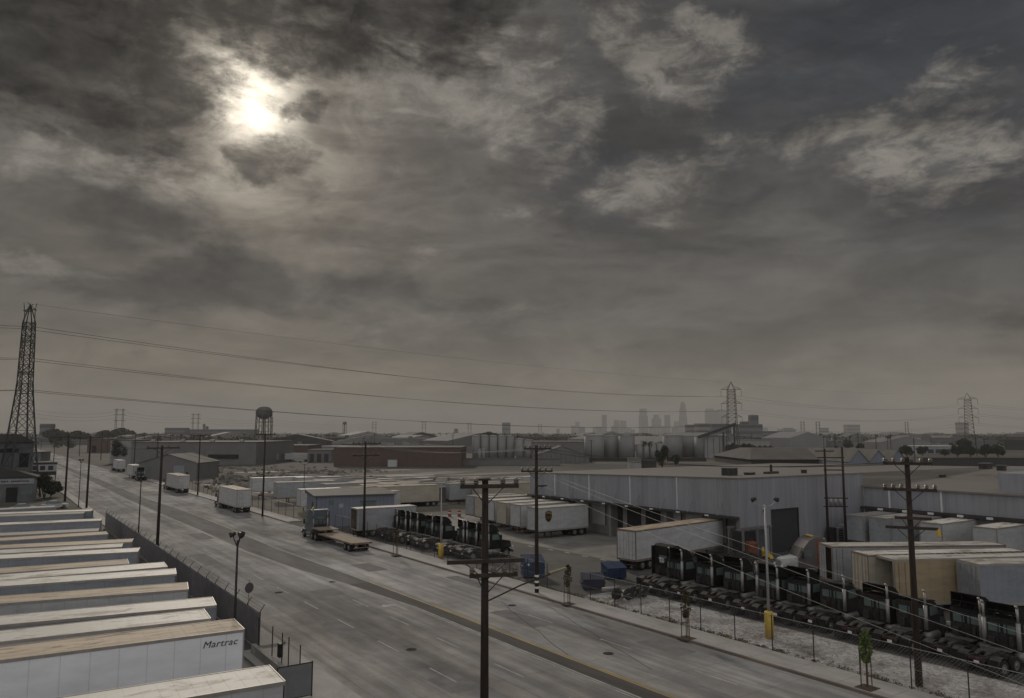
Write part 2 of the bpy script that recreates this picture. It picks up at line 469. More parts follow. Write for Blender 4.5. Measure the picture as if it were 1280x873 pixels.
# ------------------------------------------------------------------ semi trailers
def make_trailer(L=16.1, top=4.1, side='white', roof='white', opened=0, posts=1.22, reefer=False, rust=False, name='semi_trailer', zf=1.12, label='trailer'):
    t = thing(name, label, 'trailer')
    W = 1.28
    s = M['side_' + side]
    b = MB()
    for sy in (-1, 1):
        y0, y1 = sorted((sy * W, sy * (W - .05)))
        b.box(.02, L, y0, y1, zf, top - .1)
        x = posts
        while x < L - .3:
            ya, yb = sorted((sy * W, sy * (W + .012)))
            b.box(x - .025, x + .025, ya, yb, zf + .1, top - .16)
            x += posts
    b.box(L - .05, L + .003, -W, W, zf + .002, top - .1)
    b.build('side_walls', s, t)
    MB().box(0, L, -W + .05, W - .05, zf - .14, zf + .02).build('floor', M['frame'], t)
    r = MB()
    r.box(-.02, L + .02, -W + .01, W - .01, top - .06, top)
    x = .6
    while x < L:
        r.box(x - .02, x + .02, -W + .06, W - .06, top, top + .008); x += .61
    r.build('roof', M['roof_' + roof], t)
    k = MB()
    for sy in (-1, 1):
        y0, y1 = sorted((sy * (W - .02), sy * (W + .022)))
        k.box(-.02, L + .02, y0, y1, top - .13, top + .022)
        k.box(-.02, L + .02, y0, y1, zf - .16, zf + .06)
    k.box(L, L + .04, -W, W, top - .13, top + .03)
    k.box(-.04, 0, -W, W, top - .16, top + .03)
    for sy in (-1, 1):
        y0, y1 = sorted((sy * (W - .12), sy * (W + .022)))
        k.box(-.04, .0, y0, y1, zf - .1, top - .16)
        k.box(L, L + .03, y0, y1, zf, top - .13)
    k.box(-.04, 0, -W + .12, W - .12, zf - .16, zf + .02)
    k.build('rails', M['rail_rust'] if rust else M['rail'], t)
    # rear doors
    for sy in (-1, 1):
        d = MB()
        if not opened or (opened == 1 and sy == 1):
            y0, y1 = sorted((sy * .012, sy * (W - .13)))
            d.box(-.035, .01, y0, y1, zf + .03, top - .17)
            dd = d.build('rear_door', s, t)
            q = MB()
            for f in (.3, .72):
                yy = sy * (W - .13) * f
                q.tube((-.06, yy, zf + .05), (-.06, yy, top - .2), .018, n=6)
                q.box(-.075, -.035, yy - .05, yy + .05, zf + .5, zf + .58)
            q.build('lock_rods', M['rail'], dd)
        else:
            y0, y1 = sorted((sy * (W + .03), sy * (W + .07)))
            d.box(0.02, 1.2, y0, y1, zf + .03, top - .17)
            dd = d.build('rear_door', s, t)
            q = MB()
            for f in (.35, .9):
                q.tube((f, sy * (W + .1), zf + .05), (f, sy * (W + .1), top - .2), .018, n=6)
            q.build('lock_rods', M['rail_rust'], dd)
    if opened:
        i = MB()
        for sy in (-1, 1):
            y0, y1 = sorted((sy * (W - .05), sy * (W - .06)))
            i.box(.05, L - .06, y0, y1, zf + .02, top - .12)
        i.build('lining', M['inside'], t)
    # under-gear
    g = MB()
    g.box(.3, 3.6, -.5, -.38, .75, zf - .14); g.box(.3, 3.6, .38, .5, .75, zf - .14)
    g.box(.06, .14, -1.05, 1.05, .5, .6); g.box(.06, .14, -.7, -.6, .6, zf - .14); g.box(.06, .14, .6, .7, .6, zf - .14)
    for x in (1.1, 2.35): g.tube((x, -1.0, .5), (x, 1.0, .5), .07, n=8)
    g.build('bogie', M['frame'], t)
    for x in (1.1, 2.35):
        for sy in (-1, 1): wheel(t, x, sy * .9, .5, dual=True, dirn=sy)
    for sy in (-1, 1):
        lg = MB()
        x = L - 2.6
        lg.box(x - .07, x + .07, sy * .75 - .07, sy * .75 + .07, .08, zf - .14)
        lg.box(x - .17, x + .17, sy * .75 - .14, sy * .75 + .14, 0.0, .08)
        lg.bar((x, sy * .75, .45), (x + .6, sy * .5, zf - .16), .05)
        lg.build('landing_leg', M['frame'], t)
        MB().box(.28, .3, sy * .9 - .3, sy * .9 + .3, .12, .95).build('mudflap', M['tyre'], t)
        MB().box(-.06, -.04, sy * 1.1 - .08, sy * 1.1 + .08, zf - .12, zf - .02).build('tail_light', M['red_lamp'], t)
    if reefer:
        u = MB(); u.bevbox(L + .03, L + .55, -.95, .95, 2.0, 3.9, .08)
        u.build('cooling_unit', M['steel_dark'], t)
    return t

# ------------------------------------------------------------------ truck tractors
def make_tractor(paint, kind='day', label='truck', name='truck_tractor', stacks=(-1,), fairing=1.0):
    t = thing(name, label, 'truck')
    p = M[paint]
    c = MB()
    for sy in (-.43, .43): c.box(.1, 6.3, sy - .05, sy + .05, .78, 1.03)
    for x in (.15, .75, 1.4, 2.1, 2.8, 3.6, 5.4): c.box(x - .05, x + .05, -.4, .4, .82, .98)
    for x in (.75, 2.1): c.tube((x, -.95, .5), (x, .95, .5), .09, n=8); c.box(x - .2, x + .2, -.22, .22, .35, .72)
    c.tube((5.4, -1, .5), (5.4, 1, .5), .07, n=8)
    c.bar((.75, -.55, .72), (2.1, -.55, .72), .1); c.bar((.75, .55, .72), (2.1, .55, .72), .1)
    c.build('chassis', M['frame'], t)
    f = MB()
    f.box(1.05, 1.95, -.48, .48, 1.06, 1.2)
    f.hexa([(.55, -.4, 1.0), (1.05, -.44, 1.1), (1.05, -.12, 1.1), (.55, -.2, 1.0), (.55, -.4, 1.06), (1.05, -.44, 1.2), (1.05, -.12, 1.2), (.55, -.2, 1.06)])
    f.hexa([(.55, .2, 1.0), (1.05, .12, 1.1), (1.05, .44, 1.1), (.55, .4, 1.0), (.55, .2, 1.06), (1.05, .12, 1.2), (1.05, .44, 1.2), (.55, .4, 1.06)])
    f.build('fifth_wheel', M['frame'], t)
    for x in (.75, 2.1):
        for sy in (-1, 1): wheel(t, x, sy * .93, .5, dual=True, dirn=sy)
    for sy in (-1, 1): wheel(t, 5.4, sy * 1.02, .5, .28, dirn=sy)
    for sy in (-1, 1):
        k = MB(); k.box(.1, .13, sy * .93 - .31, sy * .93 + .31, .18, .98); k.bar((.13, sy * .45, .98), (.13, sy * 1.2, .98), .05)
        k.build('mudflap', M['tyre'], t)
        # half fender over the duals
        h = MB()
        for i in range(6):
            a0, a1 = math.pi * (.12 + i * .127), math.pi * (.12 + (i + 1) * .127)
            x0, z0, x1, z1 = .75 - .6 * math.cos(a0), .5 + .6 * math.sin(a0), .75 - .6 * math.cos(a1), .5 + .6 * math.sin(a1)
            h.hexa([(x0, sy * .93 - .31, z0), (x1, sy * .93 - .31, z1), (x1, sy * .93 + .31, z1), (x0, sy * .93 + .31, z0), (x0, sy * .93 - .31, z0 + .02), (x1, sy * .93 - .31, z1 + .02), (x1, sy * .93 + .31, z1 + .02), (x0, sy * .93 + .31, z0 + .02)])
        h.build('fender', M['frame'], t)
        MB().box(.06, .1, sy * .28 - .09, sy * .28 + .09, .82, .93).build('tail_light', M['red_lamp'], t)
        ft = MB(); ft.tube((3.0, sy * .93, .72), (4.5, sy * .93, .72), .31, n=16); ft.build('fuel_tank', M['rim'], t, True)
    MB().box(.055, .08, -.17, .13, .62, .8).build('licence_plate', M['white_pl'], t)
    cab = MB()
    if kind == 'day':
        xb = 3.1
        cab.prism([(xb, 1.0), (xb, 2.72), (xb + .15, 2.84), (4.25, 2.84), (4.42, 2.72), (4.82, 1.95), (4.82, 1.0)], -1.04, 1.04)
        fr = MB()   # hollow roof fairing, open towards the rear
        prof = [(4.45, 2.86), (4.3, 3.15), (4.05, 3.45), (3.7, 3.68), (3.2, 3.8)]
        prof = [(x, 2.86 + (z - 2.86) * max(fairing, .18)) for x, z in prof]
        for (x0, z0), (x1, z1) in zip(prof, prof[1:]):
            fr.hexa([(x0, -.98, z0), (x1, -.98, z1), (x1, .98, z1), (x0, .98, z0), (x0 + .04, -.98, z0 + .03), (x1 + .04, -.98, z1 + .03), (x1 + .04, .98, z1 + .03), (x0 + .04, .98, z0 + .03)])
        for sy in (-.985, .945):
            n = len(prof)
            pp = prof + [(3.2, 2.86)]
            fr.add([(x, sy, z) for x, z in pp] + [(x, sy + .04, z) for x, z in pp], [tuple(range(n + 1)), tuple(range(2 * n + 1, n, -1))] + [(i, (i + 1) % (n + 1), n + 1 + (i + 1) % (n + 1), n + 1 + i) for i in range(n + 1)])
        fr.bar((3.3, -.5, 2.85), (3.75, -.5, 2.86 + .72 * max(fairing, .18)), .05); fr.bar((3.3, .5, 2.85), (3.75, .5, 2.86 + .72 * max(fairing, .18)), .05); fr.box(3.24, 3.3, -.94, .94, 2.86 + .4 * max(fairing, .18), 2.86 + .46 * max(fairing, .18))
        zt = 2.84
    else:
        xb = 2.35
        cab.prism([(xb, 1.0), (xb, 3.72), (xb + .12, 3.86), (3.1, 3.86), (3.75, 3.55), (4.3, 2.9), (4.82, 1.95), (4.82, 1.0)], -1.18, 1.18)
        fr = MB()
        for sy in (-1, 1):
            y0, y1 = sorted((sy * 1.2, sy * 1.16)); fr.box(xb - .38, xb, y0, y1, 1.1, 3.7)
        fr.box(xb - .03, xb - .001, -.75, .75, 2.1, 3.1)
        zt = 3.4
    cb = cab.build('cab', p, t)
    fr.build('roof_fairing' if kind == 'day' else 'side_extenders', p, t)
    w = MB()
    if kind == 'day':
        w.box(xb - .032, xb - .01, -.82, -.1, 2.0, 2.5); w.box(xb - .032, xb - .01, .1, .82, 2.0, 2.5)
    else:
        w.box(xb - .045, xb - .031, -.5, .5, 2.4, 2.9)
    w.build('rear_window', M['glass'], t)
    w = MB(); w.hexa([(4.405, -1.0, 2.74), (4.45, -1.0, 2.74), (4.45, 1.0, 2.74), (4.405, 1.0, 2.74), (4.4, -1, 2.7), (4.42, -1, 2.75), (4.42, 1, 2.75), (4.4, 1, 2.75)]) if False else None
    a, b2 = ((4.47, 2.68), (4.81, 2.02)) if kind == 'day' else ((4.36, 2.84), (4.81, 2.02))
    w = MB(); w.hexa([(b2[0], -1.02, b2[1]), (b2[0] + .02, -1.02, b2[1] + .01), (b2[0] + .02, 1.02, b2[1] + .01), (b2[0], 1.02, b2[1]), (a[0], -.98, a[1]), (a[0] + .02, -.98, a[1] + .01), (a[0] + .02, .98, a[1] + .01), (a[0], .98, a[1])])
    w.build('windscreen', M['screen'], t)
    yw = 1.04 if kind == 'day' else 1.18
    for sy in (-1, 1):
        d = MB(); y0, y1 = sorted((sy * yw, sy * (yw + .012)))
        d.hexa([(3.5, y0, 2.02), (4.66, y0, 2.02), (4.66, y1, 2.02), (3.5, y1, 2.02), (3.5, y0, 2.62), (4.36, y0, 2.62), (4.36, y1, 2.62), (3.5, y1, 2.62)])
        d.build('door_window', M['glass'], t)
        mm = MB(); mm.box(4.5, 4.62, sy * (yw + .25) - .12, sy * (yw + .25) + .12, 1.9, 2.6); mm.bar((4.56, sy * yw, 2.5), (4.56, sy * (yw + .2), 2.5), .04); mm.bar((4.56, sy * yw, 2.0), (4.56, sy * (yw + .2), 2.0), .04)
        mm.build('side_mirror', M['steel_dark'], t)
        MB().box(6.4, 6.53, sy * .85 - .14, sy * .85 + .14, 1.0, 1.2).build('headlight', M['white_pl'], t)
        fe = MB()
        for i in range(7):
            a0, a1 = math.pi * (.08 + i * .12), math.pi * (.08 + (i + 1) * .12)
            x0, z0, x1, z1 = 5.4 - .62 * math.cos(a0), .5 + .62 * math.sin(a0), 5.4 - .62 * math.cos(a1), .5 + .62 * math.sin(a1)
            fe.hexa([(x0, sy * 1.0 - .2, z0), (x1, sy * 1.0 - .2, z1), (x1, sy * 1.0 + .2, z1), (x0, sy * 1.0 + .2, z0), (x0, sy * 1.0 - .2, z0 + .03), (x1, sy * 1.0 - .2, z1 + .03), (x1, sy * 1.0 + .2, z1 + .03), (x0, sy * 1.0 + .2, z0 + .03)])
        fe.build('front_fender', p, t)
    hd = MB()
    hd.hexa([(4.82, -.95, 1.02), (6.45, -.72, 1.02), (6.45, .72, 1.02), (4.82, .95, 1.02), (4.82, -.92, 1.96), (6.3, -.62, 1.72), (6.3, .62, 1.72), (4.82, .92, 1.96)])
    hd.build('hood', p, t)
    g = MB(); g.box(6.46, 6.5, -.55, .55, .95, 1.62)
    for i in range(6): g.box(6.5, 6.52, -.5 + i * .19, -.42 + i * .19, 1.0, 1.58)
    g.build('grille', M['chrome'], t)
    MB().bevbox(6.42, 6.66, -1.15, 1.15, .45, .8, .04).build('bumper', M['chrome'], t)
    for sy in stacks:
        st = MB(); xs = (3.0 if kind == 'day' else 2.2)
        st.tube((xs, sy * 1.0, 1.2), (xs, sy * 1.0, 2.75), .125, n=12); st.tube((xs, sy * 1.0, 2.75), (xs, sy * 1.0, 3.62), .075, n=10)
        st.tube((xs, sy * 1.0, 3.62), (xs - .14, sy * 1.0, 3.78), .075, n=10)
        st.build('exhaust_stack', M['chrome'], t, True)
    bk = MB(); bk.box(xb - .03, xb - .008, -.98 if kind == 'day' else -1.1, .98 if kind == 'day' else 1.1, 1.15, 1.95)
    for yy in (-.75, -.3, .2, .7): bk.bar((xb - .07, yy, 1.1), (xb - .07, yy, 1.95 if abs(yy) > .5 else 2.6), .05)
    bk.bevbox(xb - .3, xb - .04, .35, .75, 1.2, 1.7, .03); bk.bevbox(xb - .22, xb - .04, -.7, -.45, 1.3, 1.85, .03); bk.box(xb - .06, xb - .031, -.95, .95, 2.56, 2.62)
    bk.build('cab_back_panel', M['cab_back'], t)
    hs = MB(); pts = []
    for i in range(14):
        pts.append((xb - .05 - .3 * math.sin(i * math.pi / 13), -.35 + .08 * math.sin(i * 2.2), 1.95 - i * .06))
    hs.path(pts, .03, 5); hs.build('air_hose', M['tyre'], t)
    hs = MB(); pts = [(x, y + .45, z) for x, y, z in pts]; hs.path(pts, .03, 5)
    hs.build('air_hose', M['tyre'], t)
    dk = MB(); dk.box(2.45 if kind == 'day' else 2.2, xb, -.7, .7, 1.05, 1.1); dk.bevbox(2.5 if kind == 'day' else 1.95, xb - .05, .55, 1.1, .6, 1.15, .03)
    dk.build('deck_plate', M['rim'], t)
    return t
# ================================================================== left trailer yard
LT = 16.1
protos = {}
def trailer(kind, label, nose_pt, ang, group=None, L=None, **kw):
    """nose_pt: middle of the trailer's nose on the ground; ang: heading of the nose"""
    if kind not in protos:
        protos[kind] = (make_trailer(label=label, **TK[kind]), TK[kind].get('L', 16.1))
    p, Ln = protos[kind]
    d = Vector((math.cos(ang), math.sin(ang), 0))
    o = place(p, USED, label, Vector(nose_pt) - d * Ln, ang, group)
    o['category'] = 'trailer'
    return o

TK = {
    'pup_white2': dict(side='white', roof='white', L=8.7), 'pup_cream2': dict(side='grey', roof='white', L=8.7),
    'clean_tan': dict(side='clean', roof='tan'),
    'white_white': dict(side='white', roof='white'),
    'white_tan': dict(side='white', roof='tan'),
    'grey_white': dict(side='bluegrey', roof='white'),
    'grey_tan': dict(side='bluegrey', roof='tan'),
    'grey_grey': dict(side='bluegrey', roof='grey'),
    'pup_cream': dict(side='cream', roof='white', L=8.7),
    'pup_grey': dict(side='grey', roof='grey', L=8.7, reefer=False),
    'pup_white': dict(side='white', roof='white', L=8.7),
    'pup_wreck': dict(side='grey', roof='grey', L=8.7, opened=2, rust=True),
    'lot_white': dict(side='white', roof='white', L=12.5),
    'lot_grey': dict(side='grey', roof='grey', L=12.5),
    'lot_cream': dict(side='cream', roof='tan', L=12.5),
    'long_white': dict(side='white', roof='tan', L=16.1, rust=True),
    'open_grey': dict(side='grey', roof='white', L=16.1, opened=1, rust=True),
    'ribbed': dict(side='cream', roof='white', L=14.6, posts=.6, rust=True),
    'open_tan': dict(side='tan', roof='white', L=16.1, opened=2, posts=5.3, zf=.66),
    'box_grey': dict(side='bluegrey', roof='white', L=14.6),
}
G1 = 'trailers parked side by side in the left yard'
# (near left edge pixel, near right corner pixel) on the roof edge at 4.1 m
left = [
    ('clean_tan', (0, 826), (305, 787), 'clean white trailer with slanted black lettering and a tan roof'),
    ('white_white', (0, 803), (263, 773.5), 'trailer with stained cream roof, directly behind the lettered white trailer'),
    ('grey_white', (0, 782), (270, 757), 'trailer with pale dirty roof, second behind the lettered white trailer'),
    ('white_tan', (0, 755), (235, 737), 'trailer with tan roof and ribbed white side, third behind the lettered trailer'),
    ('grey_white', (0, 733.5), (220, 718), 'pale-roofed grey trailer, fourth behind the lettered white trailer'),
    ('grey_white', (0, 725.7), (209, 709), 'pale-roofed trailer tight behind the fourth, fifth from the lettered trailer'),
    ('grey_tan', (0, 717), (161, 705), 'short-reaching tan-roofed trailer, sixth behind the lettered white trailer'),
    ('grey_white', (0, 699), (172, 690), 'grey trailer with clear pale roof, seventh behind the lettered trailer'),
    ('grey_white', (0, 692.5), (152, 684), 'greyish-roofed trailer, eighth behind the lettered white trailer'),
    ('grey_tan', (0, 686), (164, 678), 'brown-roofed trailer reaching furthest to the fence, ninth behind the lettered one'),
    ('grey_tan', (0, 676.5), (135, 668), 'tan-roofed trailer with dark edge, tenth behind the lettered trailer'),
    ('grey_grey', (0, 670), (122, 664), 'grey-roofed trailer, eleventh behind the lettered white trailer'),
    ('grey_white', (0, 656.5), (126, 651), 'trailer with wide grey side, twelfth behind the lettered one'),
    ('grey_grey', (0, 646), (104, 642), 'grey trailer third from the far end of the left row'),
    ('grey_white', (0, 643), (114, 639), 'pale-roofed trailer second from the far end of the left row'),
    ('grey_grey', (0, 637.5), (70, 634), 'last small-looking trailer at the far end of the left row'),
]
for k, a, b, lab in left:
    pa, pb = at(*a, 4.1), at(*b, 4.1)
    d = (pb - pa); ang = math.atan2(d.y, d.x)
    n = Vector((-math.sin(ang), math.cos(ang), 0))
    c = pb + n * 1.29; c.z = 0
    o = trailer(k, lab, c, ang, G1)
    if k == 'clean_tan':
        m = Matrix.Translation((14.1, -1.298, 3.42)) @ Matrix.Scale(1.06, 4, (1, 0, 0)) @ Matrix.Rotation(R(90), 4, 'X')
        lettering('Martrac', .47, o, m, M['letter'], .28)
        pass
c = at(358, 852, 4.1); c.z = 0; c += Vector((0, 1.29, 0))
trailer('white_white', 'white-roofed trailer at the bottom edge, in front of the lettered trailer', c, R(-3), G1)

# ------------------------------------------------------------------ slatted fence of the left yard
def post_line(mb, pts, h, r=.03):
    for p in pts: mb.tube((p[0], p[1], 0), (p[0], p[1], h), r, n=8)
M['slat'] = mat('fence_slats', (.19, .182, .182), .7, 0, .2, 1.5, ribs=('Y', .09, .45))
f = thing('slatted_fence', 'dark slatted fence with barbed posts along the left truck yard', 'fence', (15.75, 52.6, 0))
mb = MB(); mb.box(-.02, .02, 0, 78, .05, 2.35); mb.build('slat_panel', M['slat'], f)
for i in range(27):
    mb = MB(); mb.tube((.05, i * 3.0, 0), (.05, i * 3.0, 2.45), .035, n=8); mb.bar((.05, i * 3.0, 2.45), (.32, i * 3.0, 2.85), .04)
    mb.build('post', M['steel_dark'], f)
mb = MB()
for k in (.1, .5, .9):
    mb.tube((.05 + .27 * k, 0, 2.45 + .4 * k), (.05 + .27 * k, 78, 2.45 + .4 * k), .008, n=3)
mb.tube((.05, 0, 2.36), (.05, 78, 2.36), .025, n=6)
mb.build('barbed_wire', M['wire'], f)

def chain_link(parent, p, q, h, step=.16, r=.004):
    """real diagonal wires"""
    p, q = Vector(p), Vector(q)
    L = (q - p).length; d = (q - p) / L
    mb = MB()
    n = int((L + h) / step)
    for k in range(n):
        for sgn in (1, -1):
            s0 = k * step - (h if sgn > 0 else 0)
            a, b = (s0, 0.03), (s0 + h, h)
            if sgn < 0: a, b = (k * step, .03), (k * step - h, h)
            def clip(a, b):
                (x0, z0), (x1, z1) = a, b
                if max(x0, x1) <= 0 or min(x0, x1) >= L: return None
                def at_x(x): return (x, z0 + (z1 - z0) * (x - x0) / (x1 - x0))
                pts = []
                for (x, z) in ((x0, z0), (x1, z1)):
                    if x < 0: pts.append(at_x(0))
                    elif x > L: pts.append(at_x(L))
                    else: pts.append((x, z))
                return pts
            c = clip(a, b)
            if not c: continue
            u, v = p + d * c[0][0], p + d * c[1][0]
            u.z, v.z = c[0][1], c[1][1]
            mb.tube(u, v, r, n=3, caps=False)
    return mb.build('chain_link_mesh', M['galv'], parent)

# gate and low wall at the yard entrance
w = thing('low_wall', 'low pale concrete wall at the left yard entrance', 'wall', (15.3, 44.6, 0))
MB().box(-.15, .15, 0, 7.6, 0, .55).build('wall_body', M['concrete'], w)
g = thing('chain_link_fence', 'short chain-link fence with a meter box at the left yard entrance', 'fence', (15.62, 44.2, 0))
for y in (0, 2.0, 3.2, 5.1, 8.0):
    MB().tube((0, y, 0), (0, y, 2.2), .035, n=8).build('post', M['steel_dark'], g)
chain_link(g, (0, 0, 0), (0, 8, 0), 1.9)
MB().bevbox(-.12, .12, 3.35, 3.75, .7, 1.5, .02).build('meter_box', M['steel_dark'], g)
g = thing('gate_panel', 'grey slatted gate panel standing at the bottom edge by the road', 'gate', (at(347, 836, 1.75).x, at(347, 836, 1.75).y, 0))
MB().box(0, 1.9, -.02, .02, .1, 1.75).build('panel', mat('gate_slats', (.19, .19, .195), .7, 0, .1, 2), g)
fr = MB(); fr.tube((0, 0, .05), (0, 0, 1.8), .035, n=8); fr.tube((1.9, 0, 0), (1.9, 0, 1.85), .045, n=8); fr.tube((0, 0, 1.78), (1.9, 0, 1.78), .03, n=8); fr.tube((0, 0, .08), (1.9, 0, .08), .03, n=8)
fr.build('frame', M['steel_dark'], g)

# ------------------------------------------------------------------ round sign
p = at(310.5, 766)
s = thing('round_sign', 'round grey sign seen from behind on the left pavement', 'sign', (p.x, p.y, 0), R(20))
MB().tube((0, .03, 0), (0, .03, 2.6), .03, n=8).build('post', M['galv'], s)
z = zat(735, p.x, p.y)
mb = MB(); mb.lathe([(.02, -.012), (.4, -.012), (.41, 0), (.4, .008), (.02, .008)], (0, 0, z), 24, 'y'); mb.build('disc', mat('sign_back', (.13, .13, .13), .5, .5), s)
MB().box(-.3, .3, .008, .02, z - .15, z - .1).box(-.3, .3, .008, .02, z + .1, z + .15).build('bracket', M['galv'], s)

# ------------------------------------------------------------------ street lamps
M['lamp_head'] = mat('lamp_head', (.05, .045, .04), .5, .2)
def lamp(label, x, y, h, heads=3, base=None, r=.09, group='yard and street lamp posts', mtl='steel_dark', spread=.75):
    t = thing('street_lamp', label, 'street lamp', (x, y, 0), random.uniform(0, 1.5) if heads == 3 else -HEAD, group)
    MB().tube((0, 0, 0), (0, 0, h - .5), r, r * .6, 12).build('pole', M[mtl], t, True)
    if base:
        MB().lathe([(.3, 0), (.3, base), (.27, base + .06), (.1, base + .08)], (0, 0, 0), 20).build('base', M['yellow'], t, True)
    for k in range(heads):
        a = 2 * math.pi * k / heads
        dx, dy = math.cos(a) * spread, math.sin(a) * spread
        ar = MB()
        pts = [(0, 0, h - .6), (dx * .5, dy * .5, h - .62), (dx * .9, dy * .9, h - .4), (dx, dy, h - .12)] if heads == 2 else [(0, 0, h - .9), (dx * .28, dy * .28, h - .45), (dx * .33, dy * .33, h - .15)]
        ar.path(pts, .035, 6); ar.build('arm', M[mtl], t)
        q = pts[-1]
        hd = MB(); n = Vector((math.cos(a), math.sin(a), -.35)).normalized()
        p0 = Vector(q) - n * .12; p1 = Vector(q) + n * .22
        hd.tube(p0, p1, .1, .17, 14); hd.build('lamp_head', M['lamp_head'], t, True)
    return t
lamp('black three-headed lamp post rising behind the lettered white trailer', 12.55, 46.6, 8.5)
p = at(172, 687); lamp('thin lamp post by the left fence, nearest the first tall power pole', p.x, p.y, zat(597, p.x, p.y) + .2)
p = at(98, 634); lamp('distant lamp post between two power poles left of the road', p.x, p.y, zat(575, p.x, p.y) + .2)
p = at(962, 798); lamp('two-headed lamp post on a yellow concrete base in the gravel strip', p.x, p.y, zat(622, p.x, p.y), 2, 1.75, .11, mtl='galv')
p = at(551, 699); lamp('lamp post on a yellow base beside the left group of tractors', p.x, p.y, zat(597, p.x, p.y), 2, 1.65, .1, mtl='galv')
p = at(352, 640); lamp('thin lamp post in the vacant lot behind the white box truck', p.x + 4, p.y, zat(577, p.x, p.y), 2, None, .08)

# ------------------------------------------------------------------ utility poles
def upole(label, x, y, h, arms, r=.17, face=0.0, extra=None, group='utility poles', braces=True, transformers=0):
    """arms: list of (z below top, half length left, half length right, insulators)"""
    t = thing('utility_pole', label, 'utility pole', (x, y, 0), face, group)
    MB().tube((0, 0, -.1), (0, 0, h), r, r * .68, 12).build('pole', M['wood_pole'], t, True)
    for dz, l, rr, ni in arms:
        a = MB(); z = h - dz
        a.bar((-l, -.17, z), (rr, -.17, z), .125, .155)
        ao = a.build('crossarm', M['arm_wood'], t)
        if braces:
            b = MB()
            if l > .5: b.bar((-l * .55, -.19, z - .03), (0, -.17, z - .75), .04)
            if rr > .5: b.bar((rr * .55, -.19, z - .03), (0, -.17, z - .75), .04)
            b.build('brace', M['steel_dark'], ao)
        if ni:
            for k in range(ni):
                i = MB()
                xx = -l + .1 + (l + rr - .2) * k / max(1, ni - 1)
                if abs(xx) < .18: continue
                i.lathe([(.03, .06), (.08, .1), (.12, .14), (.08, .19), (.12, .23), (.07, .31), (.03, .34)], (xx, -.17, z), 8)
                i.build('insulator', M['insul'], ao)
    for k in range(transformers):
        m = MB(); xx = -.7 + k * .7
        m.lathe([(.05, 0), (.24, .02), (.24, .8), (.2, .88), (.06, .9)], (xx, -.42, h - 4.0), 14); m.tube((xx, -.42, h - 3.1), (xx, -.42, h - 2.85), .04, n=8)
        m.build('transformer', M['galv'], t, True)
    return t
# nearest pole, rising from the left pavement out of the bottom of the picture
px_near = 606.0
yn = yat(16.9, px_near, 8); zt = zat(600, 16.9, yn)
near = upole('nearest thick dark power pole with several crossarms, at the bottom centre', 16.9, yn, zt, [(.25, 1.05, 1.35, 5), (3.2, 1.55, 1.6, 0), (3.75, .65, 1.3, 5)], .19, -HEAD + .22)
m = MB(); m.bevbox(-.28, .2, -.2, .16, zt - .02, zt + .06, .02); m.build('cap', M['arm_wood'], near)
la = MB(); zl = zat(752, 16.9, yn)
la.path([(0.1, 0, zl), (1.6, .4, zl + .5), (3.0, .9, zl + .8)], .032, 8); la.build('lamp_arm', M['arm_wood'], near)
lh = MB(); lh.hexa([(2.95, .82, zl + .74), (3.75, 1.08, zl + .92), (3.7, 1.3, zl + .92), (2.9, 1.02, zl + .74), (2.95, .82, zl + .86), (3.75, 1.1, zl + 1.0), (3.7, 1.28, zl + 1.0), (2.9, 1.02, zl + .86)])
lh.build('lamp_head', mat('lamp_housing', (.2, .175, .11), .6), near)
# right-hand pole in the gravel
pr = at(1149, 858)
tall = upole('tall leaning power pole with three tiers of crossarms in the gravel at right', pr.x, pr.y, zat(572, pr.x, pr.y), [(.35, 1.25, 1.3, 6), (1.85, 1.3, 1.45, 7), (3.45, .8, 1.1, 0), (4.0, 1.3, 1.4, 0)], .2, -HEAD - .45)
lh = MB(); zz = zat(572, pr.x, pr.y) - 4.0
lh.lathe([(.05, -.42), (.12, -.4), (.13, -.1), (.06, 0)], (1.4, -.17, zz), 12); lh.build('lamp_head', M['yellow'], tall)
pm = at(671, 743)
mid = upole('tall pole with two crossarms and white bands on the right kerb', pm.x, pm.y, zat(557, pm.x, pm.y), [(.3, 1.15, 1.35, 6), (2.3, 1.4, 1.45, 6), (3.6, .1, .9, 0)], .19, -HEAD + .1)
bd = MB()
for z in (.5, 1.0, 1.5): bd.tube((0, 0, z), (0, 0, z + .18), .2, .2, 12)
bd.build('white_bands', M['white_pl'], mid)
POLES = [
    ('pole with two crossarms behind the flatbed truck', 43.1, yat(43.1, 455), 552, [(.3, 2.0, 2.2, 6), (1.9, 2.0, 2.0, 6)], .18),
    ('pole standing just behind the white box truck on the road', *at(328, 646)[:2], 541, [(.3, 1.7, 1.7, 5)], .17),
    ('pole on the right kerb between the two road trailers', *at(247, 620)[:2], 543, [(.3, 2.2, 2.2, 6)], .17),
    ('tall dark pole with one broad crossarm on the left pavement', *at(196, 696)[:2], 557, [(.3, 1.7, 1.9, 4)], .19),
    ('second pole up the left pavement, behind the thin lamp posts', *at(108, 636)[:2], 545, [(.4, 2.2, 2.2, 5)], .2),
    ('third pole up the left pavement, rust-streaked, by the dark bushes', *at(81, 627)[:2], 543, [(.6, 2.2, 2.2, 5)], .22),
    ('far pole on the right kerb before the gabled warehouse', *at(195, 599)[:2], 541, [(.5, 2.4, 2.4, 5)], .18),
    ('far pole with a dark box at its foot, right of the road', *at(167, 592)[:2], 541, [(.5, 2.4, 2.4, 5)], .18),
    ('far thin pole beside the leafy tree on the right kerb', *at(126, 575)[:2], 540, [(.5, 2.6, 2.6, 5)], .2),
    ('far pole with a crossarm at the bend, left of the road', *at(67, 578)[:2], 553, [(.3, 2.2, 2.2, 5)], .18),
    ('farthest pole by the roadside shed, left of the road', *at(51, 563)[:2], 548, [(.3, 2.6, 2.6, 5)], .2),
]
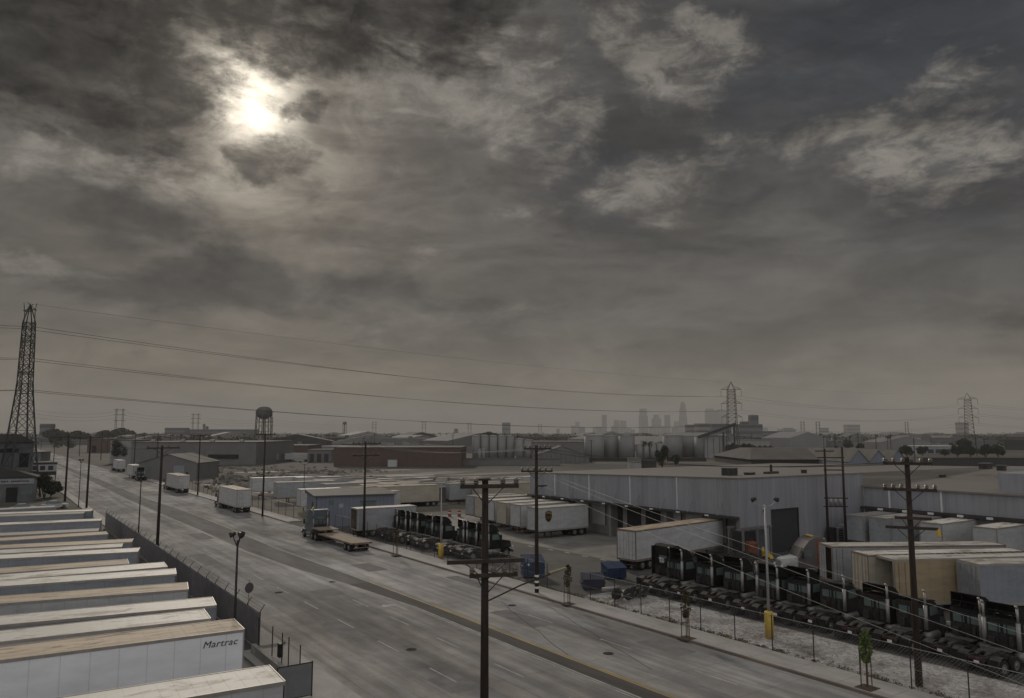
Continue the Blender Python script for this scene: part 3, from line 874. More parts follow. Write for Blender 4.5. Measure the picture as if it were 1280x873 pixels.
for lab, x, y, pyt, arms, r in POLES:
    upole(lab, x, y, max(9.5, zat(pyt, x, y)), arms, r, random.uniform(-.15, .15))
# twin pole with transformers by the warehouse corner
p = at(1036, 688); h1 = zat(561, p.x, p.y)
q_ = at(1060, 676)
t = thing('transformer_poles', 'pair of tall poles carrying transformers by the warehouse corner', 'utility pole', (p.x, p.y, 0), 0, 'utility poles')
qx = q_ - p; qx = Vector((1.5, -1.4, 0))
tw = MB(); tw.tube((0, 0, 0), (0, 0, h1), .17, .12, 10); tw.build('pole', M['wood_pole'], t, True)
tw = MB(); tw.tube((qx.x, qx.y, 0), (qx.x, qx.y, h1 + .2), .17, .12, 10); tw.build('pole', M['wood_pole'], t, True)
ua = qx.normalized()
for z, a, b in ((h1 - .3, -1.1, 1.1), (h1 - 1.1, -.9, 2.3), (h1 - 2.6, -.2, 2.2), (h1 - 6.0, -.3, 2.5), (h1 - 7.0, -.4, 2.4)):
    MB().bar(ua * a + Vector((0, 0, z)), ua * b + Vector((0, 0, z)), .1, .13).build('crossarm', M['arm_wood'], t)
for k in (.45, 1.0, 1.55):
    c = ua * k
    MB().lathe([(.05, 0), (.22, .02), (.22, .72), (.18, .8), (.05, .85)], (c.x - .1, c.y - .1, h1 - 6.9), 14).build('transformer', M['galv'], t, True)

# ------------------------------------------------------------------ wires
def wire(pts, sag, r, mtl, n=26):
    mb = MB()
    for a, b, s in zip(pts, pts[1:], sag if isinstance(sag, (list, tuple)) else [sag] * 9):
        a, b = Vector(a), Vector(b)
        q = [a.lerp(b, i / n) - Vector((0, 0, 4 * s * (i / n) * (1 - i / n))) for i in range(n + 1)]
        mb.path(q, r, 4)
    return mb
def wires(label, sets, sag, r, mtl, group):
    """one label group: each cable is its own thing"""
    for pts in sets:
        o = wire(pts, sag, r, mtl).build('overhead_wire', M[mtl])
        tag(o, label, 'power line', group)
def top(o, dz, dx=0.0, dy=-.17):
    a = o.rotation_euler.z
    return Vector((o.location.x + dx * math.cos(a) - dy * math.sin(a), o.location.y + dx * math.sin(a) + dy * math.cos(a), dz))
hn, hm, ht = zt, zat(557, pm.x, pm.y), zat(572, pr.x, pr.y)
poles_l = [near] + [o for o in COL.objects if o.name.startswith('utility_pole') and 10 < o.location.x < 18 and o.location.y > 60 and o.location.y < 240]
poles_l.sort(key=lambda o: o.location.y)
poles_r = [tall, mid] + [o for o in COL.objects if o.name.startswith('utility_pole') and 39 < o.location.x < 46 and 80 < o.location.y < 420]
poles_r.sort(key=lambda o: o.location.y)
def ph(o): return max(v[2] for v in o.children[0].bound_box)
wires('thin dark power line strung along the left pavement poles', [[top(o, ph(o) - .05, dx) for o in poles_l] for dx in (-1.3, 0.5, 1.4)], .9, .012, 'wire', 'wires along the left poles')
wires('thin dark power line strung along the right kerb poles', [[top(o, ph(o) - .02, dx) for o in poles_r] for dx in (-1.0, -.5, .5, 1.1)], .8, .012, 'wire', 'wires along the right poles')
e = [loc(1400, 831, 20), loc(1400, 860, 20), loc(1400, 903, 20)]
s0 = [top(mid, hm - 2.3, .6), top(mid, hm - 2.4, .2), top(mid, hm - 3.6, .6)]
wires('pale service cable sloping down from the banded kerb pole to the right', [[a, b] for a, b in zip(s0, e)], .25, .0065, 'alu_wire', 'pale service cables')
# ================================================================== right yard: tractors
tr = {'day': make_tractor('black_paint', 'day'), 'brown': make_tractor('brown_paint', 'day', fairing=.75), 'sleep': make_tractor('black_paint', 'sleeper'), 'char': make_tractor('char_paint', 'day', fairing=.1), 'green': make_tractor('green_paint', 'day', fairing=.9, stacks=(-1, 1))}
def tractor(k, label, x, y, rz, group):
    o = place(tr[k], USED, label, (x, y, 0), rz, group); o['category'] = 'truck'; return o
G2 = 'tractors parked nose-in behind the gravel strip'
row = [(857, 'day'), (892, 'day'), (930, 'day'), (975, 'green'), (1012, 'day'), (1054, 'char'), (1110, 'brown'), (1160, 'char'), (1218, 'day'), (1272, 'green')]
nam = ['first', 'second', 'third', 'fourth', 'fifth', 'sixth', 'seventh', 'eighth', 'ninth', 'tenth']
for i, (px, k) in enumerate(row):
    y = yat(52.6, px, 2.6) + 1.0
    side = ['just left of the yellow lamp base', 'behind the leafless-trunk street tree', 'behind the tall power pole'][0]
    tractor(k, 'parked dark tractor, %s from the left in the row behind the gravel strip' % nam[i], 49.6 + random.uniform(-.5, .4), y, R(random.uniform(-6, 3)), G2)
# dark sleeper at the left end of that row
y = yat(52.4, 833, 2.6)
o = tractor('sleep', 'tall black sleeper tractor with a white mark, left end of the gravel row', 50.2, y + .6, R(-2), G2)
mk = MB(); mk.box(2.0, 2.03, -.35, -.28, 2.3, 2.75); mk.box(2.0, 2.03, -.2, .25, 2.66, 2.75); mk.box(2.0, 2.03, .02, .12, 2.3, 2.66); mk.box(2.0, 2.03, -.2, -.12, 2.3, 2.6); mk.bar((2.345, -.3, 2.4), (2.02, -.3, 2.4), .03); mk.bar((2.345, .1, 2.4), (2.02, .1, 2.4), .03); mk.bar((2.345, -.16, 2.4), (2.02, -.16, 2.4), .03)
mk.build('white_mark', M['white_pl'], o)
G3 = 'tractors parked nose-in beyond the flatbed truck'
for i, (px, k) in enumerate([(474, 'day'), (487, 'brown'), (502, 'day'), (514, 'green'), (528, 'brown'), (543, 'day'), (568, 'day'), (583, 'green'), (598, 'day')]):
    y = yat(46.6, px, 2.6) + 1.0
    tractor(k, 'dark parked tractor, %s from the left in the group right of the flatbed' % nam[i], 44.6 + random.uniform(-.4, .5), y, R(random.uniform(-5, 4)), G3)

# chassis-only trailers lying under the big white trailer
def container_chassis(label, x, y, rz, L=12):
    t = thing('container_chassis', label, 'trailer chassis', (x, y, 0), rz, 'empty container chassis')
    b = MB()
    for sy in (-.45, .45): b.box(0, L, sy - .08, sy + .08, .95, 1.2)
    for i in range(9): b.box(i * L / 8.2, i * L / 8.2 + .12, -1.2, 1.2, 1.0, 1.16)
    b.build('beams', M['frame'], t)
    for xx in (1.0, 2.3):
        for sy in (-1, 1): wheel(t, xx, sy * .9, .5, dual=True, dirn=sy)
    for sy in (-1, 1):
        MB().box(L - 2.6, L - 2.46, sy * .7 - .07, sy * .7 + .07, 0, .95).build('landing_leg', M['frame'], t)
    return t
p = at(940, 712)
container_chassis('dark empty chassis lying in front of the long white docked trailer', p.x - 10, p.y - .5, R(4))
container_chassis('dark empty chassis nearest the yellow posts by the warehouse corner', p.x - 9, p.y + 2.2, R(3))

# docked and parked trailers
GU = 'delivery trailers backed to the warehouse dock'
M['gold'] = mat('emblem_gold', (.24, .16, .05), .5)
M['brown_logo'] = mat('brown_emblem', (.03, .016, .008), .5)
# these face the street (nose towards -x), so the heading is 180 degrees
labs = ['nearest docked delivery trailer with a full shield emblem on its side', 'second docked delivery trailer, its shield emblem half hidden', 'third docked delivery trailer with a cream nose', 'fourth docked delivery trailer, behind the near power pole', 'fifth docked delivery trailer, just left of the near power pole', 'leftmost and farthest docked delivery trailer with a shaded side']
for i, (px, k, xn) in enumerate([(672.5, 'pup_white', 62.0), (650.6, 'pup_white', 62.6), (633, 'pup_cream', 62.8), (618, 'pup_white', 63.6), (604, 'pup_cream', 64.8), (592.5, 'pup_grey', 65.2)]):
    y = yat(xn, px, 4.1) + 1.28
    if k not in protos: protos[k] = (make_trailer(**TK[k], label=labs[i]), 8.7)
    src = protos[k][0]
    o = place(src, USED, labs[i], (xn + 8.7, y, 0), math.pi, GU); o['category'] = 'trailer'
    if i < 2:
        # emblem belongs on the side that faces the camera (-y in the yard = +y local)
        q = [(-.42, .5), (0, .66), (.42, .5), (.42, -.1), (.3, -.38), (0, -.6), (-.3, -.38), (-.42, -.1)]
        xc, zc, y0 = 8.7 - 1.75, 2.9, 1.298
        mb = MB(); mb.add([(xc + x * 1.3, y0, zc + z * 1.25) for x, z in q] + [(xc + x * 1.3, y0 + .012, zc + z * 1.25) for x, z in q], [tuple(range(8)), tuple(range(15, 7, -1))] + [(j, (j + 1) % 8, 8 + (j + 1) % 8, 8 + j) for j in range(8)])
        mb.build('shield_emblem', M['brown_logo'], o)
        q2 = [(.36, .45), (0, .59), (-.36, .45), (-.36, .2), (0, .32), (.36, .33)]
        mb = MB(); mb.add([(xc + x * 1.3, y0 + .016, zc + z * 1.25) for x, z in q2], [(0, 1, 4, 5), (1, 2, 3, 4)])
        mb.build('emblem_band', M['gold'], o)
        mtx = Matrix.Translation((xc + .45, y0 + .016, zc - .22)) @ Matrix.Rotation(math.pi, 4, 'Z') @ Matrix.Rotation(R(90), 4, 'X')
        lettering('ups', .62, o, mtx, M['gold'])
# long white trailer whose rear doors face the street at (775..905): rear end towards the dock
a, b = at(795, 664, 4.1), at(905, 649, 4.1)
d = b - a; ang = math.atan2(d.y, d.x)
n = Vector((-math.sin(ang), math.cos(ang), 0))
TK['long_white']['L'] = 16.1
src = make_trailer(**TK['long_white'], label='x'); protos['long_white'] = (src, 16.1)
o = place(src, USED, 'long white trailer with rusty rails jutting from the dock, ahead of the warehouse corner', (a.x + n.x * 1.28, a.y + n.y * 1.28, 0), ang, None)
o['category'] = 'trailer'
# five white pups at the right-hand dock
G4 = 'trailers backed to the right-hand warehouse wall'
labs = ['leftmost white trailer at the right-hand dock, beside the transformer poles', 'second white trailer from the left at the right-hand dock', 'third white trailer from the left at the right-hand dock, behind the tall pole', 'white trailer with side box, right of the tall pole at the dock', 'white trailer standing alone at the right end of the dock']
for i, (px, py, k) in enumerate([(1079, 644, 'pup_grey'), (1112, 648, 'pup_cream2'), (1126, 651, 'pup_grey'), (1177, 655, 'pup_white2'), (1248, 657.5, 'pup_white2')]):
    xn = [88.6, 88.8, 89.2, 88.6, 89.2][i]
    y = yat(xn, px, 4.1) + 1.28
    if i == 2: y = yat(xn, 1139, 4.1) + 1.28
    if k not in protos: protos[k] = (make_trailer(**TK[k], label=labs[i]), 8.7)
    src = protos[k][0]
    o = place(src, USED, labs[i], (xn + 8.7, y, 0), math.pi + R(random.uniform(-1, 1)), G4); o['category'] = 'trailer'
# four trailers facing away in the middle of the yard
labs = ['grey trailer with one rear door swung open, beside the white-hooded truck', 'cream trailer with ribbed rear end, second of the four in mid yard', 'tan trailer with open empty rear, third of the four in mid yard', 'blue-grey trailer with closed rear at the right edge of mid yard']
for (k, (fx, fy), lab) in zip(('open_grey', 'ribbed', 'open_tan', 'box_grey'), ((1040, 683.5), (1085, 694.5), (1117, 700), (1224, 706)), labs):
    c = at(fx, fy, 4.1)
    L = TK[k]['L']
    ang = R({'open_grey': -31, 'ribbed': -28.5, 'open_tan': -26, 'box_grey': -28}[k])
    src = make_trailer(**TK[k], label=lab); protos[k] = (src, L)
    n = Vector((-math.sin(ang), math.cos(ang), 0))
    place(src, USED, lab, (c.x + n.x * 1.28, c.y + n.y * 1.28, 0), ang, None)
    if k == 'open_tan':
        cr = thing('wooden_crate', 'pale wooden crate sitting inside the open tan trailer', 'crate', (c.x + n.x * .75 + 1.2, c.y + n.y * .75 + .1, .7), ang)
        b = MB(); b.box(-.4, .4, -.4, .4, .12, 1.0); b.build('box', M['side_tan'], cr)
        b = MB()
        for s in (-.35, 0, .35): b.box(-.45, .45, s - .05, s + .05, 0, .1)
        b.box(-.45, .45, -.45, .45, .1, .12); b.build('pallet', M['arm_wood'], cr)
# white-hooded red-striped truck facing the street
M['truck_white'] = mat('truck_white_paint', (.13, .115, .11), .65, 0, .12, 1.5)
M['truck_grey'] = mat('truck_grey_paint', (.16, .165, .17), .35, .1, .15, 1.5)
M['truck_blue'] = mat('truck_slate_paint', (.1, .115, .13), .35, .1, .15, 1.5)
M['truck_rust'] = mat('truck_maroon_paint', (.1, .06, .05), .4, 0, .2, 1.5)
p = at(985, 722)
w = make_tractor('truck_white', 'sleeper', 'white-hooded truck facing the street with a red lamp on its roof', stacks=(-1, 1))
w.rotation_euler.z = math.pi + R(-30); w.location = (p.x + 6.4 * math.cos(R(-30)), p.y + 1.0 + 6.4 * math.sin(R(-30)), 0)

for ch in kids(w):
    if ch.name.startswith('hood'):
        ch.data.materials[0] = M['side_white']
st = MB(); st.box(2.6, 3.0, -1.19, -1.182, 1.2, 3.6); st.box(2.6, 3.0, 1.182, 1.19, 1.2, 3.6); st.build('red_stripe', M['rust'], w)
cr = MB(); cr.bevbox(3.0, 3.3, -.6, .6, 3.86, 4.0, .03); cr.build('roof_light_bar', M['yellow'], w)

# ================================================================== trucks on the street
def flatbed(label, x, y, rz):
    t = thing('flatbed_trailer', label, 'trailer', (x, y, 0), rz)
    d = MB(); d.box(0, 11.2, -1.28, 1.28, 1.02, 1.12); d.box(10.6, 14.2, -1.28, 1.28, 1.5, 1.6)
    d.build('deck', mat('deck_planks', (.3, .24, .18), .85, 0, .3, 2, (.3, 4, 1)), t)
    f = MB()
    for sy in (-.5, .5): f.box(.2, 11, sy - .07, sy + .07, .62, 1.02); f.box(10.6, 14, sy - .07, sy + .07, 1.2, 1.5); f.bar((10.9, sy, .75), (10.9, sy, 1.5), .15)
    f.box(-.03, 0, -1.3, 1.3, .92, 1.13); f.box(.06, .14, -1.1, 1.1, .45, .56)
    for sy in (-1, 1):
        y0, y1 = sorted((sy * 1.28, sy * 1.32)); f.box(0, 11.2, y0, y1, .94, 1.13); f.box(10.6, 14.2, y0, y1, 1.44, 1.61)
    f.build('frame', M['rail_rust'], t)
    for xx in (1.2, 2.45):
        for sy in (-1, 1): wheel(t, xx, sy * .9, .48, dual=True, dirn=sy)
    for sy in (-1, 1): MB().box(-.05, -.03, sy * 1.1 - .1, sy * 1.1 + .1, .95, 1.08).build('tail_light', M['red_lamp'], t)
    return t
flatbed('empty low flatbed trailer with plank deck, behind the slate sleeper tractor', 38.15, 87.6, R(90))
t = make_tractor('truck_blue', 'sleeper', 'slate sleeper tractor pulling the empty flatbed along the kerb', stacks=(-1, 1))
t.location = (38.15, 99.3, 0); t.rotation_euler.z = R(90)
bc = MB(); bc.lathe([(.02, 0), (.14, .02), (.14, .2), (.08, .34), (.02, .36)], (3.3, .7, 3.86), 10); bc.build('beacon', M['yellow'], t)
TK['road_a'] = dict(side='white', roof='tan', L=12.6); TK['road_b'] = dict(side='white', roof='tan', L=14.0)
o = make_trailer(**TK['road_a'], label='white box trailer with closed doors stopped on the road, nearest the vacant lot'); o.location = (38.95, 141.5, 0); o.rotation_euler.z = R(90)
t = make_tractor('truck_rust', 'day', 'maroon tractor coupled to the nearer white road trailer'); t.location = (38.95, 151.6, 0); t.rotation_euler.z = R(90)
o = make_trailer(**TK['road_b'], label='white box trailer with a brown rear, farther up the road by the shed'); o.location = (39.7, 195.5, 0); o.rotation_euler.z = R(90)
t = make_tractor('truck_white', 'day', 'pale tractor ahead of the brown-ended white road trailer'); t.location = (39.7, 207.8, 0); t.rotation_euler.z = R(90)
p = at(166, 599); o = copy_tree(protos['lot_white'][0]) if 'lot_white' in protos else make_trailer(**TK['lot_white'])
protos.setdefault('lot_white', (o, 12.5)); USED.add(o.name)
tag(o, 'cream box trailer parked on the road before the leafy tree', 'trailer'); o.location = (p.x + 1.2, p.y, 0); o.rotation_euler.z = R(90)
p2 = at(148, 590); o = copy_tree(o); tag(o, 'white box trailer parked ahead of the cream one, far up the road', 'trailer'); o.location = (p2.x + 1.0, p2.y, 0); o.rotation_euler.z = R(90)
t = tractor('day', 'dark tractor leading the far pair of road trailers', p2.x + 1, p2.y + 11.5, R(90), None); 
t = tractor('day', 'dark tractor parked beside the gabled shed, between road trailers', 39.6, at(186, 601).y, R(90), None)

# parked cars
M['car_pale'] = mat('car_pale_paint', (.5, .5, .49), .3, .1, .05, 2); M['car_dark'] = mat('car_dark_paint', (.03, .03, .035), .3, .1, .05, 2)
def car(label, x, y, rz, mt):
    t = thing('parked_car', label, 'car', (x, y, 0), rz, 'parked cars')
    b = MB(); b.prism([(0, .35), (.05, .85), (.9, .95), (3.2, .92), (4.3, .8), (4.45, .4), (4.4, .3), (.1, .3)], -.88, .88); b.build('body', M[mt], t)
    c = MB(); c.hexa([(.7, -.8, .93), (3.25, -.8, .9), (3.25, .8, .9), (.7, .8, .93), (1.2, -.62, 1.42), (2.5, -.62, 1.42), (2.5, .62, 1.42), (1.2, .62, 1.42)]); c.build('cabin', M['glass'], t)
    MB().box(1.22, 2.48, -.6, .6, 1.421, 1.45).build('roof', M[mt], t)
    for x_ in (.85, 3.5):
        for sy in (-1, 1): wheel(t, x_, sy * .8, .32, .2, dirn=sy)
    return t
p = at(101, 566); car('pale car driving far up the road near the brick shed', p.x, p.y, R(90), 'car_pale')
p = at(112, 562); car('dark car far up the road beside the pale one', p.x, p.y, R(90), 'car_dark')

# ================================================================== right fence, trees, dumpsters
f = thing('chain_link_fence', 'chain-link fence with thin posts between pavement and gravel strip', 'fence', (43.3, 0, 0))
ys = [18.0 + i * 3.05 for i in range(23)]
for y in ys:
    MB().tube((0, y, 0), (0, y, 2.35), .035, n=8).build('post', M['steel_dark'], f)
rl = MB(); rl.tube((0, ys[0], 2.3), (0, ys[-1], 2.3), .022, n=6); rl.tube((0, ys[0], 1.15), (0, ys[-1], 1.15), .008, n=4); rl.build('rail', M['galv'], f)
chain_link(f, (0, ys[0], 0), (0, ys[-1], 0), 2.25, .22, .0035)
f2 = thing('chain_link_fence', 'chain-link fence running past the left group of tractors', 'fence', (43.25, 86, 0))
for i in range(9):
    MB().tube((0, i * 2.9, 0), (0, i * 2.9, 2.3), .035, n=8).build('post', M['steel_dark'], f2)
MB().tube((0, 0, 2.25), (0, 23.2, 2.25), .02, n=6).build('rail', M['galv'], f2)
chain_link(f2, (0, 0, 0), (0, 23.2, 0), 2.2, .3, .004)
f3 = thing('chain_link_fence', 'chain-link fence around the vacant lot beside the sidewalk', 'fence', (43.4, 128, 0))
for i in range(20):
    MB().tube((0, i * 4, 0), (0, i * 4, 2.3), .04, n=8).build('post', M['steel_dark'], f3)
r3 = MB(); r3.tube((0, 0, 2.25), (0, 76, 2.25), .025, n=6); r3.build('rail', M['galv'], f3)
chain_link(f3, (0, 0, 0), (0, 76, 0), 2.2, .5, .005)

def leafy(name, mtl, parent, clumps, nleaf, size, seed=0, kind=None):
    """many leaf quads spread through ellipsoid clumps: (cx,cy,cz,rx,ry,rz)"""
    rg = random.Random(seed)
    mb = MB()
    for cx, cy, cz, rx, ry, rz in clumps:
        for _ in range(nleaf):
            while True:
                x, y, z = rg.uniform(-1, 1), rg.uniform(-1, 1), rg.uniform(-1, 1)
                rr = x * x + y * y + z * z
                if rr < 1 and rr > rg.random() * .5: break
            c = Vector((cx + x * rx, cy + y * ry, cz + z * rz))
            u = Vector((rg.gauss(0, 1), rg.gauss(0, 1), rg.gauss(0, .7))).normalized()
            v = u.cross(Vector((rg.gauss(0, 1), rg.gauss(0, 1), rg.gauss(0, 1)))).normalized()
            s = size * rg.uniform(.6, 1.35)
            mb.v += [tuple(c - u * s - v * s * .45), tuple(c + u * s * .2 - v * s * .6), tuple(c + u * s), tuple(c + u * s * .1 + v * s * .6)]
            b = len(mb.v) - 4
            mb.f.append((b, b + 1, b + 2, b + 3))
    me = bpy.data.meshes.new(name); me.from_pydata(mb.v, [], mb.f); me.materials.append(mtl)
    o = bpy.data.objects.new(name, me); COL.objects.link(o)
    if parent: o.parent = parent
    return o
M['leaf'] = mat('leaf_green', (.11, .14, .045), .7, 0, .45, 3, rnd=.15)
M['leaf_dark'] = mat('leaf_dark', (.035, .042, .025), .75, 0, .45, 1.2, rnd=.15)
M['leaf_dry'] = mat('leaf_dry', (.075, .06, .03), .75, 0, .4, 2)
M['bark'] = mat('bark', (.075, .055, .04), .9, 0, .3, 4)
M['stake'] = mat('lodge_pole_stake', (.12, .075, .045), .85, 0, .3, 4)
def street_tree(label, x, y, seed, hh=2.9, lush=1.0, wood=False):
    t = thing('young_street_tree', label, 'tree', (x, y, .146), 0, 'staked young street trees')
    k = MB(); k.tube((0, 0, 0), (.03, .02, hh * .55), .035, .025, 8); k.tube((.03, .02, hh * .55), (-.02, 0, hh * .95), .025, .01, 6)
    for i in range(6):
        a = i * 2.3 + seed; z = hh * (.5 + .06 * i); k.tube((.02, .01, z), (.02 + .28 * math.cos(a), .28 * math.sin(a), z + .3), .012, .005, 5)
    k.build('trunk', M['bark'], t)
    cl = [(0, 0, hh * .72, .4, .4, .5), (.08, .05, hh * .92, .3, .3, .42), (-.07, -.05, hh * .55, .22, .22, .25), (.02, 0, hh * 1.02, .12, .12, .22)]
    leafy('crown', M['leaf'] if lush > .6 else M['leaf_dry'], t, cl, int(300 * lush), .08, seed)
    for a in (0.4, 2.5, 4.6):
        MB().tube((.32 * math.cos(a), .32 * math.sin(a), -.02), (.3 * math.cos(a), .3 * math.sin(a), 1.95), .032, .03, 7).build('stake', M['stake'], t)
    MB().bevbox(-.5, .5, -.5, .5, -.02, .025, .02).build('planting_pit', M['bark'], t)
    return t
for lab, px, py, s, l in (('leafy green staked tree nearest the viewer on the right sidewalk', 1084, 860, 1, 1.1), ('sparse staked tree on the sidewalk left of the yellow lamp base', 858, 798, 2, .6), ('dead-looking staked tree on the sidewalk right of the blue dumpster', 710, 755, 3, .5), ('small staked tree on the sidewalk beside the flatbed', 495, 694, 4, .5)):
    p = at(px, py, .146); street_tree(lab, min(p.x, 42.2), p.y, s, 2.9, l)
M['weed'] = mat('dry_weeds', (.15, .125, .07), .9, 0, .4, 3)
cl = []
rg = random.Random(5)
for i in range(260):
    y = rg.uniform(18, 70); x = 43.3 + abs(rg.gauss(0, .35)); cl.append((x, y, .07, .25, .25, .1))
o = leafy('dry_weeds', M['weed'], None, cl, 14, .07, 9); tag(o, kind='stuff')
# loose stones on the gravel
mb = MB(); rg = random.Random(11)
for i in range(2600):
    x, y = rg.uniform(43.6, 49), rg.uniform(18, 53); s = rg.uniform(.03, .1)
    a, b, c = (rg.uniform(.6, 1.2) * s for _ in range(3))
    mb.add([(x + a, y, 0), (x, y + b, 0), (x - a, y, 0), (x, y - b, 0), (x + rg.uniform(-.02, .02), y, c)], [(0, 1, 4), (1, 2, 4), (2, 3, 4), (3, 0, 4)])
o = mb.build('gravel_stones', M['gravel']); tag(o, kind='stuff')

def dumpster(label, x, y, rz, mt, w=2.2, d=1.8, h=1.6, open_=False):
    t = thing('dumpster', label, 'dumpster', (x, y, 0), rz, 'dumpsters by the yard fence')
    b = MB()
    b.hexa([(-w / 2, -d / 2, .12), (w / 2, -d / 2, .12), (w / 2, d / 2, .12), (-w / 2, d / 2, .12), (-w / 2, -d / 2 - .15, h * .8), (w / 2, -d / 2 - .15, h * .8), (w / 2, d / 2, h), (-w / 2, d / 2, h)])
    for i in range(4): xx = -w / 2 + .2 + i * (w - .4) / 3; b.bar((xx, -d / 2 - .02, .15), (xx, -d / 2 - .17, h * .78), .09)
    b.build('bin_body', M[mt], t)
    for sy in (-1, 1):
        l = MB(); x0, x1 = sorted((sy * .02, sy * (w / 2 + .03)))
        if open_: l.hexa([(x0, d / 2, h), (x1, d / 2, h), (x1, d / 2 + .05, h), (x0, d / 2 + .05, h), (x0, d / 2 + .5, h + .7), (x1, d / 2 + .5, h + .7), (x1, d / 2 + .55, h + .7), (x0, d / 2 + .55, h + .7)])
        else: l.hexa([(x0, -d / 2 - .2, h * .8 + .01), (x1, -d / 2 - .2, h * .8 + .01), (x1, d / 2 + .03, h + .01), (x0, d / 2 + .03, h + .01), (x0, -d / 2 - .2, h * .8 + .06), (x1, -d / 2 - .2, h * .8 + .06), (x1, d / 2 + .03, h + .16), (x0, d / 2 + .03, h + .16)])
        l.build('lid', M[mt], t)
        k = MB(); x0, x1 = sorted((sy * w / 2, sy * (w / 2 + .12))); k.box(x0, x1, -d * .35, d * .35, h * .45, h * .58); k.build('fork_pocket', M[mt], t)
    return t
p = at(665, 723); o = dumpster('big blue dumpster with a white mark behind the banded pole', p.x + .5, p.y + .6, -HEAD + .15, 'blue', 2.1, 1.8, 1.9)
mb = MB(); mb.lathe([(.02, -.01), (.13, -.01), (.13, 0), (.02, 0)], (-.6, -1.04, 1.35), 12, 'y'); mb.build('white_mark', M['white_pl'], o)
p = at(741, 738); dumpster('low dark navy dumpster by the fence, left of the junk pile', p.x + .5, p.y + .6, -HEAD + .05, 'navy', 2.0, 1.5, 1.15)
p = at(770, 726); dumpster('smaller blue dumpster behind the navy one', p.x + .6, p.y + 1, -HEAD + .3, 'blue', 2.0, 1.5, 1.35)
# junk pile: axle parts and a pipe
t = thing('scrap_pile', 'pile of dark truck axle scrap and a pale pipe by the fence', 'scrap', (*at(788, 748)[:2], 0))
mb = MB(); rg = random.Random(3)
for i in range(26):
    a = Vector((rg.uniform(-1.8, 1.6), rg.uniform(-.9, .9), rg.uniform(.05, .5))); b = a + Vector((rg.uniform(-.8, .8), rg.uniform(-.5, .5), rg.uniform(0, .6)))
    mb.bar(a, b, rg.uniform(.05, .2))
mb.build('metal_scraps', M['frame'], t)
for x, y in ((-1.4, .2), (-.6, -.4), (.5, .1), (1.3, -.3)):
    wheel(t, x, y, .48, .3)
MB().tube((-2.4, .9, .85), (-.9, .3, 1.0), .16, n=12).build('pipe', M['galv'], t, True)
t = thing('lumber_scraps', 'loose pale boards lying by the fence', 'lumber', (*at(765, 752)[:2], 0), .5)
for k, (x, y, a) in enumerate(((0, 0, .1), (1.1, .3, .9), (2.3, -1.4, .2))):
    MB().rbox((x, y), 1.6, .25, .01 + .0, .06, a).build('board', M['side_cream'], t)
# barricades by the docked trailers
M['orange'] = mat('barrier_orange', (.3, .075, .05), .6, 0, .1, 3)
def barricade(lab, x, y):
    t = thing('barricade', lab, 'barricade', (x, y, 0), -HEAD, 'red and white barricades')
    f = MB()
    for sx in (-.4, .4): f.bar((sx, -.25, 0), (sx, 0, 1.0), .05); f.bar((sx, .25, 0), (sx, 0, 1.0), .05)
    f.build('legs', M['white_pl'], t)
    MB().box(-.5, .5, -.1, -.07, .75, .98).build('upper_board', M['orange'], t); MB().box(-.5, .5, -.2, -.17, .35, .55).build('lower_board', M['orange'], t)
for lab, px in (('red barricade in front of the second docked trailer, left of two', 650), ('red barricade in front of the second docked trailer, right of two', 655.5)):
    p = at(px, 665.5); barricade(lab, p.x, p.y)
for i, px in enumerate((562, 574, 1)):
    if px == 1: break
    p = at(px, 646)
    t = thing('traffic_drum', ('orange drum left of two on the loading apron', 'orange drum right of two on the loading apron')[i], 'drum', (p.x, p.y, 0), 0, 'orange drums')
    MB().lathe([(.3, 0), (.28, .05), (.26, 1.0), (.2, 1.05)], (0, 0, 0), 14).build('barrel', M['orange'], t)
    MB().lathe([(.278, .55), (.276, .75)], (0, 0, 0), 14).build('stripe', M['white_pl'], t)
# ================================================================== warehouses of the right yard
M['wh_wall'] = mat('ribbed_metal_wall', (.33, .335, .36), .55, .15, .09, .5, (1, 1, .1), dirt=(.19, .18, .175), dirt_amt=.5, dirt_scale=.8, ribs=('X', .9, .1))
M['wh_wall_y'] = mat('ribbed_metal_wall_long', (.36, .365, .39), .55, .15, .09, .5, (1, 1, .1), dirt=(.19, .18, .175), dirt_amt=.5, dirt_scale=.8, ribs=('Y', .9, .08))
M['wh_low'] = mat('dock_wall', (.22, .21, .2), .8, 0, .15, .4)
M['wh_roof'] = mat('tan_roof_sheeting', (.225, .208, .188), .75, .0, .1, .08, (1, .3, 1), dirt=(.2, .16, .125), dirt_amt=.5, dirt_scale=.15)
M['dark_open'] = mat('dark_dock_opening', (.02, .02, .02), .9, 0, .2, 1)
M['door_white'] = mat('dock_door_panel', (.42, .42, .41), .6, 0, .08, 1, ribs=('Z', .5, .15))
M['door_dark'] = mat('roll_up_door', (.06, .058, .06), .55, .2, .1, 1, ribs=('Z', .16, .3))
M['trim_dark'] = mat('dark_trim', (.05, .045, .042), .7, 0, .2, 1)
W = thing('warehouse', 'long grey ribbed-metal warehouse with a dock canopy and tan roof', 'warehouse', (72, 59.2, 0), 0, None)
Y1 = 41.0
def ztop(y): return 9.0 - 1.1 * y / Y1
